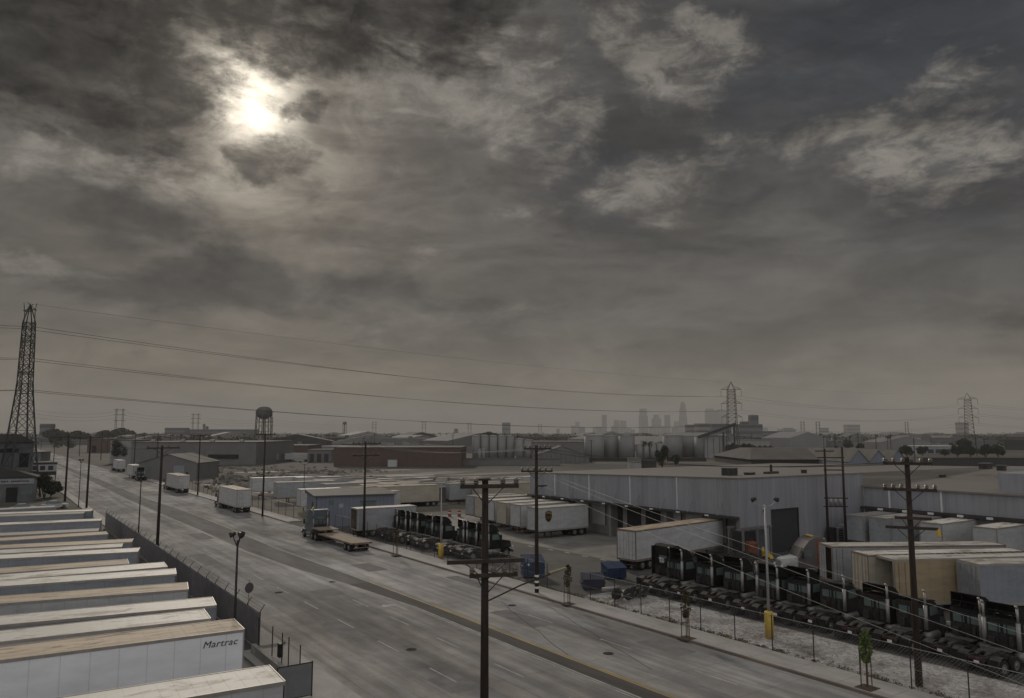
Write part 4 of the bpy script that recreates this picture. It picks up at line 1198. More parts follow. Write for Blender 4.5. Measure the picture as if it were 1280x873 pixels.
# local frame: x along the face with the roll-up door, y along the dock
mb = MB()
mb.hexa([(0, 0, 4.6), (.2, 0, 4.6), (.2, Y1, 4.6), (0, Y1, 4.6), (0, 0, 9.0), (.2, 0, 9.0), (.2, Y1, 7.9), (0, Y1, 7.9)])
mb.build('dock_side_wall', M['wh_wall_y'], W)
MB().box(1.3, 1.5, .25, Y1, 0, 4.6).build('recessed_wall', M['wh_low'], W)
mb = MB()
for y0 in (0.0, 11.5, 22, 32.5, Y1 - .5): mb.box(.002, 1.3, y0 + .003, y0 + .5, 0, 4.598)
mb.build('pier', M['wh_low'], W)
MB().box(-.95, 1.3, .01, Y1, 4.38, 4.596).build('canopy', M['trim_dark'], W)
for i in range(9):
    y = 2.5 + i * 4.6
    b = MB(); b.bar((-.9, y, 4.62), (-.03, y, 6.0), .07); b.build('canopy_brace', M['wh_wall'], W)
    lb = MB(); lb.bevbox(-1.06, -.96, y + 1.2, y + 1.75, 4.42, 4.58, .01); lb.build('canopy_light', M['white_pl'], W)
for y in (9.5, 18, 26.5, 34.5): MB().box(-.1, -.004, y, y + .12, 4.7, ztop(y) - .1).build('downspout', M['white_pl'], W)
for i in range(9):
    y = 3.0 + i * 3.6
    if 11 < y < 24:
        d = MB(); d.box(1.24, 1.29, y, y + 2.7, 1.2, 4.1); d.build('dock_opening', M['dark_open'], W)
    else:
        d = MB(); d.box(1.24, 1.29, y, y + 2.8, 1.2, 4.1); d.build('dock_door', M['door_white'], W)
        MB().box(1.2, 1.296, y - .16, y - .02, 1.2, 4.2).build('dock_bumper', M['trim_dark'], W)
xl, xr = xat(59.2, 965, 3) - 72, xat(59.2, 998, 3) - 72
mb = MB()
mb.box(.203, xl, .0, .2, 0, 8.99); mb.box(xr, 25, 0, .2, 0, 8.86); mb.box(xl, xr, 0, .2, 5.0, 8.93)
mb.build('end_wall', M['wh_wall'], W)
MB().box(xl, xr, .12, .18, 0, 5.0).build('roll_up_door', M['door_dark'], W)
t_ = MB(); t_.box(xl - .12, xl, -.03, .1, 0, 5.1); t_.box(xr, xr + .12, -.03, .1, 0, 5.1); t_.box(xl, xr, -.03, .1, 5.0, 5.12); t_.build('door_frame', M['trim_dark'], W)
MB().bevbox(xl - 1.6, xl - 1.35, -.3, -.004, 4.9, 5.2, .03).build('wall_lamp', M['trim_dark'], W)
mb = MB(); mb.add([(-.12, -.1, 9.03), (25, -.1, 8.9), (62, .6, 8.75), (62, Y1, 8.0), (-.12, Y1, 7.93)], [(0, 1, 2, 3, 4)])
mb.add([(-.12, -.1, 8.9), (25, -.1, 8.77), (25, -.1, 8.9), (-.12, -.1, 9.03), (-.12, Y1, 7.8), (-.12, Y1, 7.93)], [(0, 1, 2, 3), (0, 3, 5, 4)])
mb.build('roof', M['wh_roof'], W)
def roof_unit(lab, px, py, zr, w, d, h, stack=False):
    p = at(px, py, zr)
    t = thing('roof_vent', lab, 'roof vent', (p.x, p.y, zr - .05), .2, 'vents on the warehouse roofs')
    b = MB(); b.bevbox(-w / 2, w / 2, -d / 2, d / 2, 0, h, .06); b.build('housing', M['frame'], t)
    if stack: MB().tube((0, 0, h), (0, 0, h + .9), .16, .16, 10).build('stack', M['steel_dark'], t)
    else: MB().box(-w / 2 - .06, w / 2 + .06, -d / 2 - .06, d / 2 + .06, h + .002, h + .06).build('cap', M['rim'], t)
roof_unit('square roof vent just above the warehouse corner', 912, 594, 8.9, 1.5, 1.5, .9)
roof_unit('flat roof vent right of the square one above the corner', 937, 593, 8.9, 1.6, .8, .25)
roof_unit('long roof vent with an upright stack, above the roll-up door', 964, 592, 8.8, 2.8, .9, .3, True)
roof_unit('small roof vent near the transformer poles', 1005, 592, 8.8, .6, .6, .5)
# second warehouse
V = thing('warehouse', 'long low warehouse with broad tan roof behind the right-hand docked trailers', 'warehouse', (97, 0, 0), 0, None)
ya, yb = -10, 59.1
MB().box(0, .2, ya, yb, 4.55, 7.2).build('upper_wall', M['wh_wall_y'], V)
MB().box(.05, .25, ya, yb, 0, 4.5).build('lower_wall', mat('painted_block_wall', (.27, .27, .275), .75, 0, .1, .4), V)
MB().box(-.9, .2, ya, yb, 4.2, 4.545).build('canopy', M['trim_dark'], V)
for px in (1100, 1131, 1163, 1200, 1237):
    y = yat(96, px, 4.4); MB().bevbox(-1.02, -.91, y - .35, y + .35, 4.24, 4.5, .02).build('canopy_light', M['white_pl'], V)
for px in (1112, 1177): 
    y = yat(97, px, 6); MB().box(-.14, -.004, y - .1, y + .1, 0, 7.1).build('downspout', M['white_pl'], V)
mb = MB(); mb.add([(-.25, ya, 7.22), (-.25, yb, 7.22), (38, yb, 8.5), (38, ya, 8.5)], [(0, 1, 2, 3)]); mb.box(-.3, -.2, ya, yb, 7.05, 7.25)
mb.build('roof', M['wh_roof'], V)
MB().box(37.9, 38.3, ya, yb, 8.4, 8.9).build('parapet', M['side_white'], V)
yq = yat(98, 1247, 8)
mb = MB(); mb.hexa([(1.2, ya, 7.2), (37.5, ya, 8), (37.5, yq, 8), (1.2, yq, 7.2), (1.2, ya, 9.5), (37.5, ya, 9.9), (37.5, yq, 9.9), (1.2, yq, 9.5)]); mb.build('raised_bay', M['wh_wall_y'], V)
roof_unit('dark double roof vent beyond the broad tan roof at right', 1232, 586, 9.0, 2.6, 1.2, .8)
roof_unit('small roof vent at the right end beyond the tan roof', 1252, 588, 9.0, 1.2, 1.0, .7)
roof_unit('low bent roof vent in the middle of the broad tan roof', 1178, 596, 7.9, 1.8, .5, .35)

# compactor, cabinets, posts by the corner
t = thing('trash_compactor', 'dark caged trash compactor with rusty hopper by the warehouse corner', 'compactor', (*at(940, 697)[:2], 0), 0)
c = MB()
for x in (-2.4, 0, 2.4):
    c.box(x - .12, x + .12, -.9, -.7, 0, 3.3); c.box(x - .12, x + .12, 1.1, 1.3, 0, 3.3)
c.box(-2.6, 2.6, -.95, -.65, 3.3, 3.55); c.box(-2.6, 2.6, 1.05, 1.3, 3.3, 3.55); c.build('cage_frame', M['rim'], t)
MB().box(-2.2, -.2, -.6, .9, .3, 3.0).build('hopper', M['steel_dark'], t)
MB().hexa([(-1.9, -1.2, .3), (-.5, -1.2, .3), (-.5, -.62, .3), (-1.9, -.62, .3), (-1.9, -1.3, 1.8), (-.5, -1.3, 1.8), (-.5, -.62, 2.0), (-1.9, -.62, 2.0)]).build('chute', M['rust'], t)
MB().box(.3, 2.1, -.5, 1.0, .1, 3.1).build('motor_housing', M['truck_blue'], t)
M['bollard'] = M['yellow']
for i, (px, py, lab) in enumerate(((938, 700, 'yellow bollard left of two before the trash compactor'), (954, 698, 'yellow bollard right of two before the trash compactor'), (972, 690, 'yellow bollard at the left jamb of the roll-up door'), (1025, 676, 'yellow bollard beside the grey cabinets, left of two'), (1037, 677, 'yellow bollard beside the transformer pole, right of two'))):
    p = at(px, py); t = thing('bollard', lab, 'bollard', (p.x, p.y, 0), 0, 'yellow bollards by the warehouse')
    MB().lathe([(.16, 0), (.16, 1.15), (.12, 1.24), (.03, 1.28)], (0, 0, 0), 14).build('post', M['yellow'], t, True)
    MB().bevbox(-.25, .25, -.25, .25, 0, .03, .01).build('footing', M['concrete'], t)
p = at(955, 699); t = thing('wheel_guide', 'yellow steel guide block beside the compactor bollards', 'guide block', (p.x + .7, p.y, 0), 0)
MB().hexa([(-.6, -.4, 0), (.6, -.4, 0), (.6, .4, 0), (-.6, .4, 0), (-.6, -.2, .8), (.4, -.2, .5), (.4, .2, .5), (-.6, .2, .8)]).build('block', M['yellow'], t)
p = at(978, 687)
t = thing('pallet_jack', 'small yellow and red floor machine by the roll-up door', 'floor machine', (p.x + .8, p.y - .4, 0), .4)
MB().bevbox(-.7, .5, -.45, .45, .15, 1.0, .1).build('body', M['yellow'], t); MB().bevbox(-1.0, -.7, -.4, .4, .15, 1.3, .08).build('cowl', M['orange'], t)
for x in (-.6, .35):
    for sy in (-1, 1): wheel(t, x, sy * .48, .18, .12, dirn=sy)
MB().bar((-.8, 0, 1.2), (-1.3, 0, 1.7), .06).build('handle', M['steel_dark'], t)
p = at(1018, 678)
for i, (dx, w_, h_, m_, lab) in enumerate(((-1.9, .8, 2.4, 'steel_dark', 'dark electrical cabinet right of the roll-up door'), (-.6, 1.2, 2.3, 'galv', 'louvred grey cabinet between dark and plain ones'), (.9, 1.3, 2.6, 'side_grey', 'plain pale cabinet beside the transformer pole'))):
    t = thing('electrical_cabinet', lab, 'cabinet', (p.x + dx, 58.4, 0), 0, 'cabinets at the warehouse wall')
    MB().bevbox(-w_ / 2, w_ / 2, -.45, .45, 0, h_, .03).build('housing', M[m_], t)
    b = MB()
    for k in range(6): b.box(-w_ * .35, w_ * .35, -.47, -.452, .4 + k * .3, .52 + k * .3)
    b.build('louvres', M['steel_dark'], t)
# roof gap: yard pavement line near the corner
# blue-grey small office
M['office'] = mat('slate_blue_siding', (.19, .205, .245), .65, 0, .08, .5, ribs=('X', .6, .2))
M['office_roof'] = mat('office_roof', (.12, .11, .1), .8, 0, .2, .6)
B = thing('yard_office', 'low slate-blue metal office behind the flatbed truck', 'building', (41.9, 113.9, 0), R(-11))
mb = MB(); mb.box(0, 12.2, 0, .15, 0, 4.55); mb.box(0, .15, .152, 8.3, 0, 4.55); mb.box(12.05, 12.2, .152, 8.3, 0, 4.55); mb.box(.152, 12.048, 8.15, 8.3, 0, 4.55); mb.build('walls', M['office'], B)
mb = MB(); mb.hexa([(-.3, -.3, 4.553), (12.5, -.3, 4.553), (12.5, 8.6, 4.553), (-.3, 8.6, 4.553), (-.3, -.3, 4.72), (12.5, -.3, 4.72), (12.5, 8.6, 5.1), (-.3, 8.6, 5.1)]); mb.build('roof', M['office_roof'], B)
for x in (2.0,): 
    w_ = MB().box(x, x + .8, -.03, -.004, 3.2, 4.0).build('window', M['glass'], B)
w_ = MB().box(6.8, 9.2, -.03, -.004, 2.2, 3.6).build('window', M['glass'], B); MB().box(6.7, 9.3, -.05, -.032, 3.6, 3.7).box(6.7, 9.3, -.05, -.032, 2.1, 2.2).build('window_frame', M['trim_dark'], w_)
MB().box(.1, .2, -.02, -.004, 0, 4.5).build('corner_trim', M['trim_dark'], B)
MB().box(-.03, -.004, 2.0, 3.2, 1.2, 3.6).build('door', M['trim_dark'], B)
MB().lathe([(.02, -.03), (.35, -.03), (.35, 0), (.02, 0)], (3.9, -.004, 3.1), 16, 'y').build('wall_emblem', M['side_grey'], B)

# lot trailers behind the office and on the apron
lots = [
    ('lot_white', 'pale-roofed trailer half hidden behind the office left end', 410, 617, 4.1, 0, 'lot'),
    ('lot_grey', 'bright-roofed grey trailer rising behind the office', 438, 602.5, 4.1, R(180), 'lot'),
    ('lot_grey', 'grey trailer right of the bright-roofed one behind the office', 474, 604, 4.1, R(180), 'lot'),
    ('lot_grey', 'grey trailer with end toward the apron behind the office right end', 494, 606.5, 4.1, R(180), 'lot'),
    ('pup_wreck', 'grimy grey trailer standing alone left of the brown stack', 497, 602, 4.1, 0, 'lot'),
    ('lot_cream', 'dull cream trailer behind the brown-sided one on the apron edge', 524, 605, 4.1, 0, 'lot'),
    ('lot_white', 'low trailer roof seen beyond the office and rubble, far left', 375, 612, 4.1, R(180), 'lot'),
    ('lot_grey', 'grey trailer far back between office and brown warehouse', 480, 598, 4.1, R(180), 'lot'),
    ('lot_white', 'white trailer far back right of the grey one', 560, 601, 4.1, R(180), 'lot'),
    ('lot_white', 'white trailer far back nearest the near power pole', 590, 600.5, 4.1, R(180), 'lot'),
    ('lot_cream', 'cream trailer in the back row left of the silos', 540, 598, 4.1, R(180), 'lot'),
    ('lot_grey', 'farthest grey trailer in the back row under the silos', 610, 597, 4.1, R(180), 'lot'),
]
for k, lab, px, py, zz, a, _ in lots:
    p = at(px, py, zz)
    if k not in protos: protos[k] = (make_trailer(**TK[k], label=lab), TK[k]['L'])
    L = protos[k][1]
    o = place(protos[k][0], USED, lab, (p.x + (L if a > 1 else 0), p.y, 0), a + R(random.uniform(-4, 4)), 'trailers stored behind the office'); o['category'] = 'trailer'

for i in range(22):
    px = 372 + i * 12.4 + random.uniform(-4, 4); py = (601, 596, 606, 599)[i % 4] + random.uniform(-1.5, 1.5)
    p = at(px, py, 4.1); k = ('lot_grey', 'lot_white', 'lot_cream', 'lot_grey')[i % 4]; L = protos[k][1]
    if p.x < 58 or p.x > 108 and p.y < 110: continue
    o = place(protos[k][0], USED, 'low-lying trailer among the packed rows behind the office and rubble', (p.x, p.y, 0), R(random.uniform(-5, 5)) + (math.pi if i % 3 else 0), 'packed trailers in the back rows'); o['category'] = 'trailer'
# white trailer with open rear behind the flatbed
a = at(437, 637, 3.9); b = at(502, 635.5, 3.9)
TK['behind'] = dict(side='grey', roof='white', L=8.7, opened=2, top=3.9)
d = b - a
o = make_trailer(**TK['behind'], label='short white trailer with a dark open rear between flatbed and office'); o.location = (a.x + 1.2, a.y + 1.3, 0); o.rotation_euler.z = R(-3)
# dark stacked load at the apron edge
S = thing('storage_shed', 'dull brown storage shed at the edge of the loading apron', 'shed', (*at(534, 632)[:2], 0), R(-6))
MB().box(0, 9.5, 0, 3.0, 0.4, 3.4).build('walls', mat('brown_shed', (.13, .115, .1), .8, 0, .2, .8), S)
MB().box(-.15, 9.65, -.15, 3.15, 3.4, 3.55).build('roof', M['roof_white'], S)
MB().box(-.2, 9.7, -.3, 3.1, 0, .4).build('base', M['concrete'], S)
MB().box(.4, 1.2, -.03, -.004, .5, 2.6).build('door', M['side_grey'], S)

# ================================================================== left roadside cluster
M['lw'] = mat('dingy_white_wall', (.14, .14, .145), .8, 0, .2, .5, dirt=(.06, .06, .06), dirt_amt=.7, dirt_scale=.35)
M['lroof'] = mat('dark_shingles', (.04, .036, .032), .9, 0, .3, 1)
p = at(44, 627)
B = thing('roadside_shop', 'low dingy white shop with a sign band and dark doorway, left roadside', 'building', (p.x, p.y, 0), R(-4))
MB().box(-16, 0, 0, .2, 0, 5.0).box(-.2, 0, .203, 9, 0, 5.0).box(-16, -15.8, .203, 9, 0, 5).build('walls', M['lw'], B)
mb = MB(); mb.hexa([(-16.4, -.4, 5.0), (.4, -.4, 5.0), (.4, 9.4, 5.0), (-16.4, 9.4, 5.0), (-16.4, 3, 7.2), (-6.5, 3, 7.2), (-6.5, 5.5, 7.2), (-16.4, 5.5, 7.2)]); mb.build('roof', M['lroof'], B)
sb = MB().box(-15.5, -.4, -.16, -.004, 3.7, 4.75).build('sign_band', M['side_grey'], B)
mb = MB(); rg = random.Random(2); x = -15.0
while x < -1.2:
    w_ = rg.uniform(.12, .34)
    if rg.random() < .85: mb.box(x, x + w_, -.175, -.162, 4.02 + rg.uniform(0, .12), 4.4)
    x += w_ + .1
mb.build('sign_lettering', M['letter'], sb)
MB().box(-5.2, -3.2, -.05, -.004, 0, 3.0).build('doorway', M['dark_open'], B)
MB().box(-10.5, -8.6, -.06, -.004, .9, 2.4).build('window', M['glass'], B)
MB().box(-2.4, -.7, -.06, -.004, 1.5, 2.5).build('window', M['glass'], B)
# roof sign / canopy board
p = at(70, 606)
B2 = thing('sign_board', 'long white sign board on a dark canopy frame beside the bushes', 'sign board', (p.x, p.y, 0), R(-5))
zt_, zb_ = zat(578, p.x, p.y), zat(592, p.x, p.y)
MB().box(-8.5, 0, -.2, 3, zt_ - .6, zt_).build('canopy_roof', M['lroof'], B2)
MB().box(-8.4, -.1, -.3, -.2, zb_ + .6, zt_ - .63).build('board', M['side_grey'], B2)
mb = MB()
for k in range(4): mb.box(-7.8 + k * 1.9, -6.6 + k * 1.9, -.315, -.302, zb_ + .95, zt_ - .9)
mb.build('board_marks', M['letter'], B2)
MB().box(-8.4, -.1, -.2, 2.9, zb_ - .4, zb_ + .58).build('fascia', M['lroof'], B2)
for x in (-8.2, -4.2, -.3): MB().box(x - .12, x + .12, .5, .74, 0, zb_ - .4).build('column', M['steel_dark'], B2)
# two-storey pale building under the pylon
p = loc(42, 560, 175)
B3 = thing('house', 'two-storey pale house with dark windows under the left pylon', 'building', (p.x, p.y, 0), R(-3))
zt_ = zat(553, p.x, p.y)
MB().box(-15, 0, 0, .2, 0, zt_).box(-.2, 0, .203, 9, 0, zt_).build('walls', M['lw'], B3)
mb = MB(); mb.hexa([(-15.5, -.5, zt_), (.5, -.5, zt_), (.5, 9.5, zt_), (-15.5, 9.5, zt_), (-12, 4, zt_ + 1.8), (-3, 4, zt_ + 1.8), (-3, 5, zt_ + 1.8), (-12, 5, zt_ + 1.8)]); mb.build('roof', M['lroof'], B3)
for x, z0, z1, w_ in ((-2.6, 6.5, 9.6, 1.8), (-12, 6.2, 9.6, 1.2), (-7, 9.8, 10.6, 4.2), (-8.5, 1.2, 4.5, 5.5), (-13.5, 1, 4, 2)):
    MB().box(x, x + w_, -.06, -.004, min(z0, zt_ - 1), min(z1, zt_ - .3)).build('window', M['dark_open'], B3)
MB().box(-15.2, .2, -1.2, -.004, 5.2, 5.45).build('balcony', M['lw'], B3)
# bushes
def bush(lab, x, y, r, h, mt, seed, group, dense=220, cat='bush', name='roadside_bush', size=.22, trunk=True, z=0.0):
    t = thing(name, lab, cat, (x, y, z), 0, group)
    rg = random.Random(seed); cl = []
    for i in range(15):
        a = rg.uniform(0, 6.28); q = rg.uniform(.1, .8) * r
        cl.append((q * math.cos(a), q * math.sin(a), h * rg.uniform(.36, .88), r * rg.uniform(.32, .55), r * rg.uniform(.32, .55), h * rg.uniform(.14, .26)))
    k = MB()
    for i in range(4): a = i * 1.6 + seed; k.tube((0, 0, 0), (r * .35 * math.cos(a), r * .35 * math.sin(a), h * .6), max(.04, r * .05), .02, 6)
    k.build('trunk', M['bark'], t)
    leafy('crown', M[mt], t, cl, int(dense * .7), size, seed)
    return t
p = at(55, 623); bush('dark dense bush between the sign board and the pavement', p.x, p.y, 2.6, 5.2, 'leaf_dark', 3, None)
p = at(69, 621); bush('dark low bush by the rust-streaked pole', p.x - .8, p.y, 1.9, 3.4, 'leaf_dark', 5, None)
p = at(60, 637); car('pale car parked behind the far end of the left trailer row', p.x - 1, p.y + 1, R(10), 'car_pale')
p = at(20, 641); car('dusty car half hidden behind the last left-row trailers', p.x - 1, p.y + 1, R(5), 'car_pale')
p = at(147, 580); bush('round leafy dark tree on the right kerb by the white gable wall', p.x + 1.6, p.y, 4.6, 11, 'leaf_dark', 8, None, 420, 'tree', 'leafy_tree', .4)

# ================================================================== left-middle buildings
M['shed_grey'] = mat('weathered_grey_siding', (.17, .165, .16), .75, 0, .12, .3)
M['pale_wall'] = mat('pale_stucco', (.3, .29, .275), .8, 0, .1, .3)
M['brick'] = mat('brown_brick', (.11, .075, .06), .85, 0, .15, .5)
M['roof_dk'] = mat('dull_roof', (.12, .11, .1), .85, 0, .2, .15)
M['roof_lt'] = mat('pale_gravel_roof', (.14, .132, .122), .85, 0, .2, .1)
def block(name, lab, cat, px0, px1, pytop, pybase, wall, roof, dep=12, rot=None, group=None, gable=0.0, D=None):
    """building whose face spans px0..px1 at the depth where its foot meets the ground"""
    if D is None: D = depth(*at((px0 + px1) / 2, pybase)[:2])
    a, b = loc(px0, HOR, D), loc(px1, HOR, D)
    h = loc((px0 + px1) / 2, pytop, D).z
    d = b - a; L = math.hypot(d.x, d.y)
    t = thing(name, lab, cat, (a.x, a.y, 0), math.atan2(d.y, d.x), group)
    m = MB()
    if gable:
        m.add([(0, 0, 0), (L, 0, 0), (L, 0, h - gable), (L / 2, 0, h), (0, 0, h - gable), (0, dep, 0), (L, dep, 0), (L, dep, h - gable), (L / 2, dep, h), (0, dep, h - gable)], [(0, 1, 2, 3, 4), (9, 8, 7, 6, 5), (1, 6, 7, 2), (5, 0, 4, 9)])
        m.build('walls', M[wall], t)
        r = MB(); r.add([(-.3, -.3, h - gable - .05), (L / 2, -.3, h + .06), (L + .3, -.3, h - gable - .05), (-.3, dep, h - gable - .05), (L / 2, dep, h + .06), (L + .3, dep, h - gable - .05)], [(0, 1, 4, 3), (1, 2, 5, 4)]); r.build('roof', M[roof], t)
    else:
        m.box(0, L, 0, dep, 0, h - .02); m.build('walls', M[wall], t)
        MB().box(-.2, L + .2, -.2, dep + .2, h - .018, h + .35).build('roof', M[roof], t)
    t['L'] = L; t['h'] = h
    return t, L, h
t, L, h = block('gabled_shed', 'grey gabled shed with a pale roll-up door beside the street', 'shed', 176, 248, 568, 599.5, 'shed_grey', 'roof_dk', 18, gable=2.6)
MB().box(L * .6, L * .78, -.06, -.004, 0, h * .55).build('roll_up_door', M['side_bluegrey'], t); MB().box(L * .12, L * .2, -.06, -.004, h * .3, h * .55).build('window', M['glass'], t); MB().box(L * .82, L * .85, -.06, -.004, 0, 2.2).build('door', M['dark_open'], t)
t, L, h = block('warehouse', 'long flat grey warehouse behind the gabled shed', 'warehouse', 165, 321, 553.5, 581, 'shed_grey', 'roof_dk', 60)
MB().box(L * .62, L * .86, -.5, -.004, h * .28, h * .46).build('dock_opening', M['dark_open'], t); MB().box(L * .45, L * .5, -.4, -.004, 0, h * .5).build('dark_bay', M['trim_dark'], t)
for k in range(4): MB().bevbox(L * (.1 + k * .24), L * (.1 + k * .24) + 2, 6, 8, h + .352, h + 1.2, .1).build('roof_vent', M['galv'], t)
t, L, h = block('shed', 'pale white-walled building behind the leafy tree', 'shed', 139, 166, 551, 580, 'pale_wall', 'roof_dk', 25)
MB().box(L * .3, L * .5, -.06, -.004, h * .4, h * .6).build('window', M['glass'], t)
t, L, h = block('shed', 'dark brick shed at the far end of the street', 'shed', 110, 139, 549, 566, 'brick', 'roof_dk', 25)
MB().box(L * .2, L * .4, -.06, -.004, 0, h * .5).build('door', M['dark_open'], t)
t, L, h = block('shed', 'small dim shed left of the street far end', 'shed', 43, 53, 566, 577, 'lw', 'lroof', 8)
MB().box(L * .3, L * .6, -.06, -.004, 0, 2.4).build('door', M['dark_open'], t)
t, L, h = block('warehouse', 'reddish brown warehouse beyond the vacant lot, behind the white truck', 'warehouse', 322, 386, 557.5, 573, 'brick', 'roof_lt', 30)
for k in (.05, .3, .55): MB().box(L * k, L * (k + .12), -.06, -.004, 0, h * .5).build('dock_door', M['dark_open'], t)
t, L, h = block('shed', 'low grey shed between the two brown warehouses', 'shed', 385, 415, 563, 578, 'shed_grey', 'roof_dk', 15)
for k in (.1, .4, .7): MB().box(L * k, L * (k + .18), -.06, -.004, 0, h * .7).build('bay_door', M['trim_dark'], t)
t, L, h = block('warehouse', 'long dark brown windowless warehouse in the centre distance', 'warehouse', 418, 577, 560, 583.5, 'brick', 'roof_lt', 34)
MB().box(L * .43, L * .5, -2.2, -.004, 0, h * .36).build('white_lean_to', M['side_white'], t)
t, L, h = block('warehouse', 'second dark flat roof behind the brown warehouse right end', 'warehouse', 530, 592, 556.5, 566, 'shed_grey', 'roof_dk', 30)
# white truck and docked trailers by these
for lab, px, py, k, a in (('long pale trailer at the dock of the flat grey warehouse', 300, 577.5, 'lot_white', 0), ('pale trailer right of the dock opening at the grey warehouse', 332, 577.5, 'lot_grey', 0)):
    p = at(px, py); o = place(protos[k][0], USED, lab, (p.x - 6, p.y + 2, 0), R(-HEAD * 57.3 + 2), 'trailers at the far grey warehouse'); o['category'] = 'trailer'
p = at(388, 577); o = place(protos['lot_white'][0], USED, 'white truck trailer parked before the reddish brown warehouse', (p.x, p.y, 0), math.pi - HEAD, None); o['category'] = 'trailer'
q = p + Vector((math.cos(math.pi - HEAD), math.sin(math.pi - HEAD), 0)) * 9.8
w2 = make_tractor('truck_white', 'day', 'small white tractor pulling the trailer before the brown warehouse'); w2.location = (q.x, q.y, 0); w2.rotation_euler.z = math.pi - HEAD

# vacant lot: rubble, slabs, shrubs
M['rubble'] = mat('broken_concrete', (.21, .195, .17), .95, 0, .35, .8)
def rubble(lab, px, py, w_, d_, h_, n, seed):
    p = at(px, py); t = thing('rubble_heap', lab, 'rubble', (p.x, p.y, 0), -HEAD, 'rubble heaps in the vacant lot')
    rg = random.Random(seed); mb = MB()
    for i in range(n):
        u, v = rg.gauss(0, .38), rg.gauss(0, .38); hh = h_ * max(0, 1 - (u * u + v * v) * 1.3)
        s = rg.uniform(.2, .9); c = Vector((u * w_, v * d_, hh * rg.uniform(.2, 1)))
        a = rg.uniform(0, 3.1); ca, sa = math.cos(a) * s, math.sin(a) * s
        mb.hexa([(c.x - ca, c.y - sa, c.z - s * .4), (c.x + sa, c.y - ca, c.z - s * .3), (c.x + ca, c.y + sa, c.z - s * .4), (c.x - sa, c.y + ca, c.z - s * .5), (c.x - ca * .7, c.y - sa * .8, c.z + s * .4), (c.x + sa * .8, c.y - ca * .7, c.z + s * .3), (c.x + ca * .8, c.y + sa * .7, c.z + s * .35), (c.x - sa * .7, c.y + ca * .8, c.z + s * .4)])
    n_ = 14
    vs = [(0, 0, h_ * .8)] + [(w_ * .8 * math.cos(6.283 * i / n_) * rg.uniform(.8, 1.2), d_ * .8 * math.sin(6.283 * i / n_) * rg.uniform(.8, 1.2), 0) for i in range(n_)]
    mb.add(vs, [(0, i + 1, (i + 1) % n_ + 1) for i in range(n_)]); mb.build('rubble_mound', M['rubble'], t)
for i, a in enumerate([('dark rubble heap right of the maroon tractor', 290, 604, 10, 6, 2.4, 160), ('low rubble heap behind the white road trailer', 305, 612, 8, 4, 1.2, 90), ('pale broken slabs in the middle of the vacant lot', 370, 607, 12, 4, .8, 90), ('rubble strip near the lamp post in the vacant lot', 345, 598, 14, 5, 1.0, 110), ('far rubble strip before the grey warehouse dock', 280, 587, 16, 6, 1.0, 90), ('rubble strip left of the brown warehouse end', 395, 592, 14, 5, 1.2, 110), ('rubble strip before the brown warehouse', 450, 590, 16, 6, 1.0, 90), ('low pale slabs beside the office roof', 372, 599, 8, 4, .7, 60)]):
    rubble(*a, seed=20 + i)
mb = MB(); rg = random.Random(31)
for px, py, w_, d_ in ((330, 590, 24, 7), (300, 584, 20, 5), (390, 600, 26, 5), (440, 595, 22, 4), (350, 615, 14, 5), (410, 606, 12, 3), (520, 593, 40, 8), (620, 592, 46, 9), (265, 606, 10, 5), (330, 622, 8, 6), (480, 588, 30, 6), (560, 590, 30, 5)):
    p = at(px, py); n_ = 16
    mb.add([(p.x + w_ / 2 * math.cos(6.283 * i / n_) * rg.uniform(.7, 1.2), p.y + d_ / 2 * math.sin(6.283 * i / n_) * rg.uniform(.7, 1.2), .006) for i in range(n_)], [tuple(range(n_))])
struct('cleared_ground_patches', mb, M['apron'])
cl = []; rg = random.Random(12)
for i in range(170):
    p = at(rg.uniform(240, 480), rg.uniform(583, 622)); s = rg.uniform(.4, 1.3)
    if p.x > 46: cl.append((p.x, p.y, s * .4, s, s, s * .5))
o = leafy('lot_scrub', M['leaf_dry'], None, cl, 26, .22, 4); tag(o, kind='stuff')
# excavator-like rusty machine in the lot
p = at(261, 596); t = thing('rusty_machine', 'rusty tracked machine standing left in the vacant lot', 'machine', (p.x, p.y, 0), .4)
MB().box(-1.6, 1.6, -1.2, -.6, 0, .8).box(-1.6, 1.6, .6, 1.2, 0, .8).build('tracks', M['steel_dark'], t); MB().bevbox(-1.4, 1.4, -1, 1, .82, 2.1, .15).build('body', M['rust'], t); MB().bevbox(.1, 1.2, -.9, .1, 2.1, 3.2, .1).build('cab', M['dark_open'], t); MB().bar((1.0, .5, 1.6), (3.2, .6, 3.6), .35).bar((3.2, .6, 3.6), (4.4, .6, 1.2), .28).build('arm', M['rust'], t)
